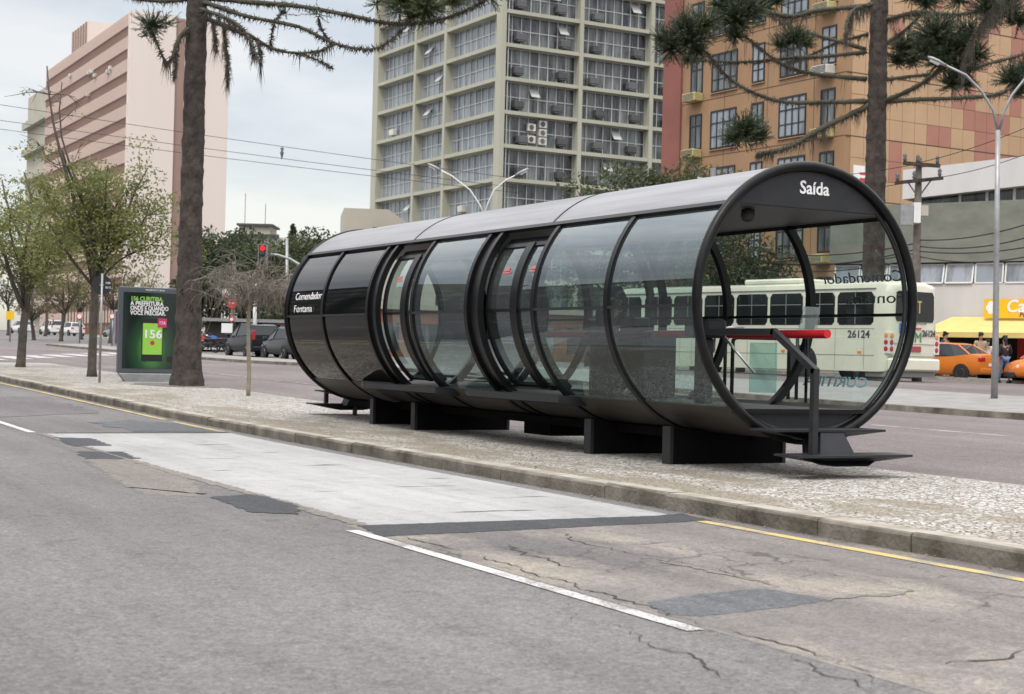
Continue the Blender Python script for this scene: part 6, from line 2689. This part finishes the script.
# utility pole with transformer cabinets, right
up_ = dep(917, 372, 50)
up_ = Vector((up_.x, up_.y, g(up_.x, up_.y)))
ut = thing('utility_pole', 'weathered utility pole with two crossarms and grey cabinets beside the araucaria', 'utility pole', up_, 0, 'utility poles')
P50 = lambda x, y, d=50: dep(x, y, d) - up_
mb = MB()
mb.tube([(0, 0, -.1), P50(916, 280), P50(919, 158)], [.17, .15, .10], 10)
mb.build('pole', P('weathered_pole', (.16, .135, .115), .9, var=.4, vscale=6), ut, sm=True)
for (x0, y0, x1, y1) in ((903, 163, 940, 166), (895, 183, 943, 178)):
    mb = MB()
    a, b = P50(x0, y0, 49.8), P50(x1, y1, 49.8)
    mb.tube([a, b], .075, 4)
    ca = mb.build('crossarm', M['bark'], ut)
    for f_ in (.05, .4, .93):
        p = a.lerp(b, f_)
        mb = MB()
        mb.lathe([(.03, 0), (.07, .06), (.04, .12), (.07, .18), (.03, .26)], 8, c=p + Vector((0, 0, .06)))
        mb.build('insulator', M['pole_dark'], ca, sm=True)
for (x0, y0, x1, y1) in ((907, 181, 916, 194), (932, 179, 921, 194)):
    mb = MB()
    mb.tube([P50(x0, y0, 49.85), P50(x1, y1, 49.9)], .025, 5)
    mb.build('brace', M['pole_dark'], ut)
for (x0, y0, x1, y1, mt) in ((899.5, 205, 912, 225, 'grey_metal'), (912.5, 203, 919.5, 223, 'white_paint'), (919.8, 206, 927, 216, 'beige')):
    a, b = P50(x0, y1, 49.7), P50(x1, y0, 49.7)
    mb = MB()
    c = (a + b) / 2
    w = (b - a).dot(RT)
    hgt = (b - a).z
    mb.box(c, (w, .35, abs(hgt)), Matrix.Rotation(-R(28.35), 3, 'Z'))
    mb.build('cabinet', M[mt], ut)
# second, plainer pole behind the tube
u2 = dep(712, 380, 63)
u2 = Vector((u2.x, u2.y, g(u2.x, u2.y)))
ut2 = thing('utility_pole', 'plain utility pole with white crossarm between trees before the ochre building', 'utility pole', u2, 0, 'utility poles')
mb = MB()
mb.tube([(0, 0, 0), dep(713, 168, 63) - u2], [.17, .12], 9)
mb.build('pole', M['pole_dark'], ut2, sm=True)
mb = MB()
mb.tube([dep(697, 178, 62.8) - u2, dep(727, 181, 62.8) - u2], .06, 4)
mb.build('crossarm', M['white_paint'], ut2)


# cables
def cable(label, a, b, sag, r_, group):
    a, b = Vector(a), Vector(b)
    pts = []
    for i in range(25):
        t = i / 24
        p = a.lerp(b, t)
        p.z -= sag * 4 * t * (1 - t)
        pts.append(p)
    mb = MB()
    mb.tube([p - pts[0] for p in pts], r_, 5)
    o = mb.build('overhead_cable', M['wire'], None, sm=True, loc=pts[0])
    return tag(o, label, 'cable', group)


wordn = ('topmost', 'second from top', 'third from top', 'fourth from top', 'fifth from top', 'sixth from top', 'seventh from top', 'lowest')
for i, (x0, y0, x1, y1, d0, d1, sag) in enumerate(((917, 163, 1060, 112, 50, 46, .15), (918, 180, 1060, 140, 50, 46, .2), (917, 240, 1060, 212, 50, 46, .25), (917, 246, 1060, 226, 50, 46, .3), (917, 251, 1060, 240, 50, 46, .2), (917, 256, 1060, 248, 50, 46, .3))):
    cable(wordn[i] + ' of the cables running right from the weathered utility pole', dep(x0, y0, d0), dep(x1, y1, d1), sag, .022 if i > 1 else .012, 'cables right of the utility pole')
for i, (x0, y0, x1, y1, sag) in enumerate(((917, 164, 700, 176, .3), (917, 181, 712, 190, .3), (917, 243, 712, 240, .5), (917, 249, 712, 247, .6), (917, 253, 712, 252, .45), (917, 258, 712, 258, .5))):
    cable(wordn[i] + ' of the cables running left from the weathered utility pole', dep(x0, y0, 50), dep(x1, y1, 62.9), sag, .022 if i > 1 else .012, 'cables left of the utility pole')
for i, (yl, yr) in enumerate(((100, 179), (116, 188), (125, 193))):
    cable(wordn[i] + ' of the thin wires crossing the sky left of the cream block', dep(-30, yl, 75), dep(520, yr, 75), .08, .013, 'wires crossing the sky')
# a bell insulator hanging on the wires
o = thing('wire_spacer', 'small dark spacer hanging on the wires in the open sky', 'insulator', dep(282, 152, 75))
mb = MB()
mb.lathe([(.02, .25), (.10, .18), (.05, .05), (.10, -.05), (.05, -.2), (.02, -.35)], 8)
mb.build('body', M['pole_dark'], o, sm=True)

# traffic light on a curved arm
tp = dep(326, 366, 66)
tp = Vector((tp.x, tp.y, g(tp.x, tp.y) + .1))
tl = thing('traffic_light', 'red traffic light hanging from a curved grey arm over the far carriageway', 'traffic light', tp)
pa = [dep(x, y, 66) - tp for x, y in ((326, 366), (325, 300), (318, 280), (303, 267), (290, 259), (278, 255), (266, 254))]
mb = MB()
mb.tube(pa, [.10, .09, .08, .07, .06, .055, .05], 10)
mb.build('arm', M['grey_metal'], tl, sm=True)
hd_c = dep(263, 254, 65.8) - tp
rot = Matrix.Rotation(-R(35), 3, 'Z')
mb = MB()
mb.box(hd_c, (.30, .22, .72), rot)
hb = mb.build('housing', M['sign_back'], tl)
mb = MB()
for s in (-1, 1):
    mb.box(hd_c + rot @ Vector((s * .17, .0, -.04)), (.03, .23, .84), rot)
mb.box(hd_c + Vector((0, 0, .39)), (.37, .23, .03), rot)
mb.build('frame', M['grey_metal'], hb)
for k, mt in enumerate(('signal_red', 'plastic', 'plastic')):
    c = hd_c + Vector((0, 0, .24 - k * .24)) + rot @ Vector((0, -.115, 0))
    mb = MB()
    mb.rings([[c + rot @ Vector((math.cos(2 * PI * q / 16) * r_, y_, math.sin(2 * PI * q / 16) * r_)) for q in range(16)] for r_, y_ in ((.10, 0), (.085, -.02), (.04, -.03))])
    mb.build('lens', M[mt], hb)
# slim lamp post with side brackets
q0 = dep(287, 352, 72)
q0 = Vector((q0.x, q0.y, g(q0.x, q0.y)))
sl_ = thing('lamp_post', 'slim grey post with short brackets between the traffic light and the tube', 'lamp post', q0)
mb = MB()
mb.tube([(0, 0, 0), dep(287, 238, 72) - q0], [.10, .07], 8)
mb.tube([dep(287, 275, 72) - q0, dep(299, 275, 72) - q0], .035, 6)
mb.build('pole', M['grey_metal'], sl_, sm=True)
q0 = dep(255, 345, 84)
q0 = Vector((q0.x, q0.y, g(q0.x, q0.y)))
o = thing('white_post', 'plain white post standing behind the sapling stem', 'post', q0)
mb = MB()
mb.tube([(0, 0, 0), dep(255, 283, 84) - q0], [.12, .10], 8)
mb.build('pole', M['white_paint'], o, sm=True)
mb = MB()
mb.lathe([(.15, 0), (.15, .12), (.12, .14)], 10)
mb.build('base', M['grey_metal'], o, sm=True)
# post with street name plates and round signs
q0 = dep(231.5, 345, 80)
q0 = Vector((q0.x, q0.y, g(q0.x, q0.y)))
sp2 = thing('sign_post', 'grey post carrying white street plates, red disc and small round sign', 'sign post', q0, -R(30))
mb = MB()
hh = (dep(231.5, 262, 80) - q0).z
mb.tube([(0, 0, 0), (0, 0, hh)], .09, 8)
mb.build('pole', P('brown_post', (.20, .16, .12), .8), sp2, sm=True)
S80 = lambda y: (dep(231.5, y, 80) - q0).z
for (x0, x1, y0, y1, mt) in ((-.52, -.10, 289, 297.5, 'sign_white'), (.10, .52, 289, 298, 'sign_white')):
    mb = MB()
    mb.b2((x0, -.13, S80(y1)), (x1, -.10, S80(y0)))
    pl_ = mb.build('street_plate', M[mt], sp2)
    mb = MB()
    mb.b2((x0 + .05, -.135, S80(y1) + .08), (x1 - .05, -.131, S80(y1) + .14))
    mb.b2((x0 + .12, -.135, S80(y1) + .20), (x1 - .08, -.131, S80(y1) + .25))
    mb.build('plate_text', M['sign_red'], pl_)
    mb = MB()
    mb.b2((x0 + .12, -.13, S80(y0) + .003), (x1 - .04, -.10, S80(y0) + .08))
    mb.build('plate_top', M['sign_yellow'], pl_)
for (y, r_, m1) in ((303, .27, 'sign_red'), (319, .14, 'sign_white')):
    mb = MB()
    mb.lathe([(r_, -.12), (r_, -.135)], 20, 'y', (0, 0, S80(y)))
    rd = mb.build('round_plate', M[m1], sp2)
    mb = MB()
    if m1 == 'sign_red':
        mb.b2((-.16, -.142, S80(y) - .03), (.16, -.137, S80(y) + .03))
        mb.build('bar', M['sign_white'], rd)
    else:
        pts = [(r_ * .82 * math.cos(2 * PI * k / 20), -.139, S80(y) + r_ * .82 * math.sin(2 * PI * k / 20)) for k in range(21)]
        mb.tube(pts, .03, 5, cap=False)
        mb.build('red_ring', M['sign_red'], rd)
mb = MB()
mb.b2((-.52, -.12, S80(333)), (.05, -.09, S80(323.5)))
mb.build('notice_board', M['sign_white'], sp2)


def small_sign(label, x, yb, yt, d, kind, col, r_, x2=None):
    q = dep(x, yb, d)
    q = Vector((q.x, q.y, g(q.x, q.y)))
    t = thing('street_sign', label, 'sign', q, -R(38))
    h = (dep(x, yt, d) - q).z
    mb = MB()
    mb.tube([(0, 0, 0), (0, 0, h + r_ * .5)], .05, 6)
    mb.build('pole', M['grey_metal'], t, sm=True)
    mb = MB()
    if kind == 'disc':
        mb.lathe([(r_, -.06), (r_, -.09)], 20, 'y', (0, 0, h))
    else:
        mb.b2((-r_, -.09, h - r_), (r_, -.06, h + r_))
    p_ = mb.build('plate', M[col], t)
    if kind == 'disc':
        mb = MB()
        mb.tube([(r_ * .85 * math.cos(2 * PI * k / 20), -.095, h + r_ * .85 * math.sin(2 * PI * k / 20)) for k in range(21)], r_ * .13, 5, cap=False)
        mb.build('ring', M['sign_red'], p_)
    return t


small_sign('square yellow sign at the left photo edge beside the forking tree', 10, 338, 315.5, 110, 'sq', 'sign_yellow', .30)
small_sign('round white sign with red ring just right of the street tree trunk', 112, 344, 316, 100, 'disc', 'sign_white', .20)
small_sign('round pale sign on a post left of the street tree trunk', 79.5, 341, 316, 110, 'disc', 'sign_white', .25)
# a second poster panel, small and dark, far down the strip
q0 = dep(126, 343, 92)
q0 = Vector((q0.x, q0.y, g(q0.x, q0.y)))
t = thing('poster_panel', 'small dark purple poster panel far behind, left of the green poster', 'poster panel', q0, 0)
mb = MB()
mb.bbox((-.75, -.08, .2), (.75, .08, 2.3), .03)
mb.build('frame', M['grey_metal'], t)
mb = MB()
mb.b2((-.66, -.09, .32), (.66, -.081, 2.2))
mb.build('poster', P('poster_purple', (.05, .035, .08), .4, col2=(.16, .05, .14), vscale=1.5), t)
mb = MB()
mb.b2((-.5, -.06, 0), (.5, .06, .2))
mb.build('foot', M['graphite'], t)
# fence and brown wall beyond the parked cars
q0 = dep(60, 338, 205)
t = thing('railing_fence', 'dark railing fence on a low brick base beyond the parked white cars', 'fence', (q0.x, q0.y, g(q0.x, q0.y)), R(-14))
mb = MB()
mb.b2((0, 0, 0), (26, .3, .9))
mb.build('base_wall', M['brick'], t)
mb = MB()
for k in range(66):
    mb.b2((.1 + k * .39, .1, .9), (.1 + k * .39 + .16, .2, 4.2))
mb.b2((0, .21, 4.0), (26, .28, 4.2))
mb.build('bars', P('brown_railing', (.10, .085, .05), .8), t)

# leaf litter and grit on the median, along the kerb and in the gutter
rnd = random.Random(404)
mb = MB()
for k in range(900):
    r_ = rnd.random()
    if r_ < .35:
        x, y, h = 7.45 - abs(rnd.gauss(0, .07)), rnd.uniform(3, 30), lift(.016, 10)
    elif r_ < .75:
        x, y, h = 7.66 + abs(rnd.gauss(0, .45)), rnd.uniform(4, 32), .137
    else:
        x, y, h = rnd.gauss(10.2, .8), rnd.uniform(12, 26), .137
    z = g(x, y) + h
    s_ = rnd.uniform(.006, .022)
    a = rnd.uniform(0, 6.28)
    c, d = math.cos(a) * s_, math.sin(a) * s_
    t_ = rnd.uniform(.003, .012)
    mb.mi = 0 if rnd.random() < .6 else 1
    mb.add([(x + c, y + d, z), (x - d * .6, y + c * .6, z), (x - c, y - d, z), (x + d * .6, y - c * .6, z), (x, y, z + t_)], [(0, 1, 4), (1, 2, 4), (2, 3, 4), (3, 0, 4)])
tag(mb.build('leaf_litter', [P('dry_leaf', (.16, .115, .06), .9, var=.4, vscale=30), P('grit', (.30, .28, .25), .9, var=.4, vscale=30)], fix=False), kind='stuff')
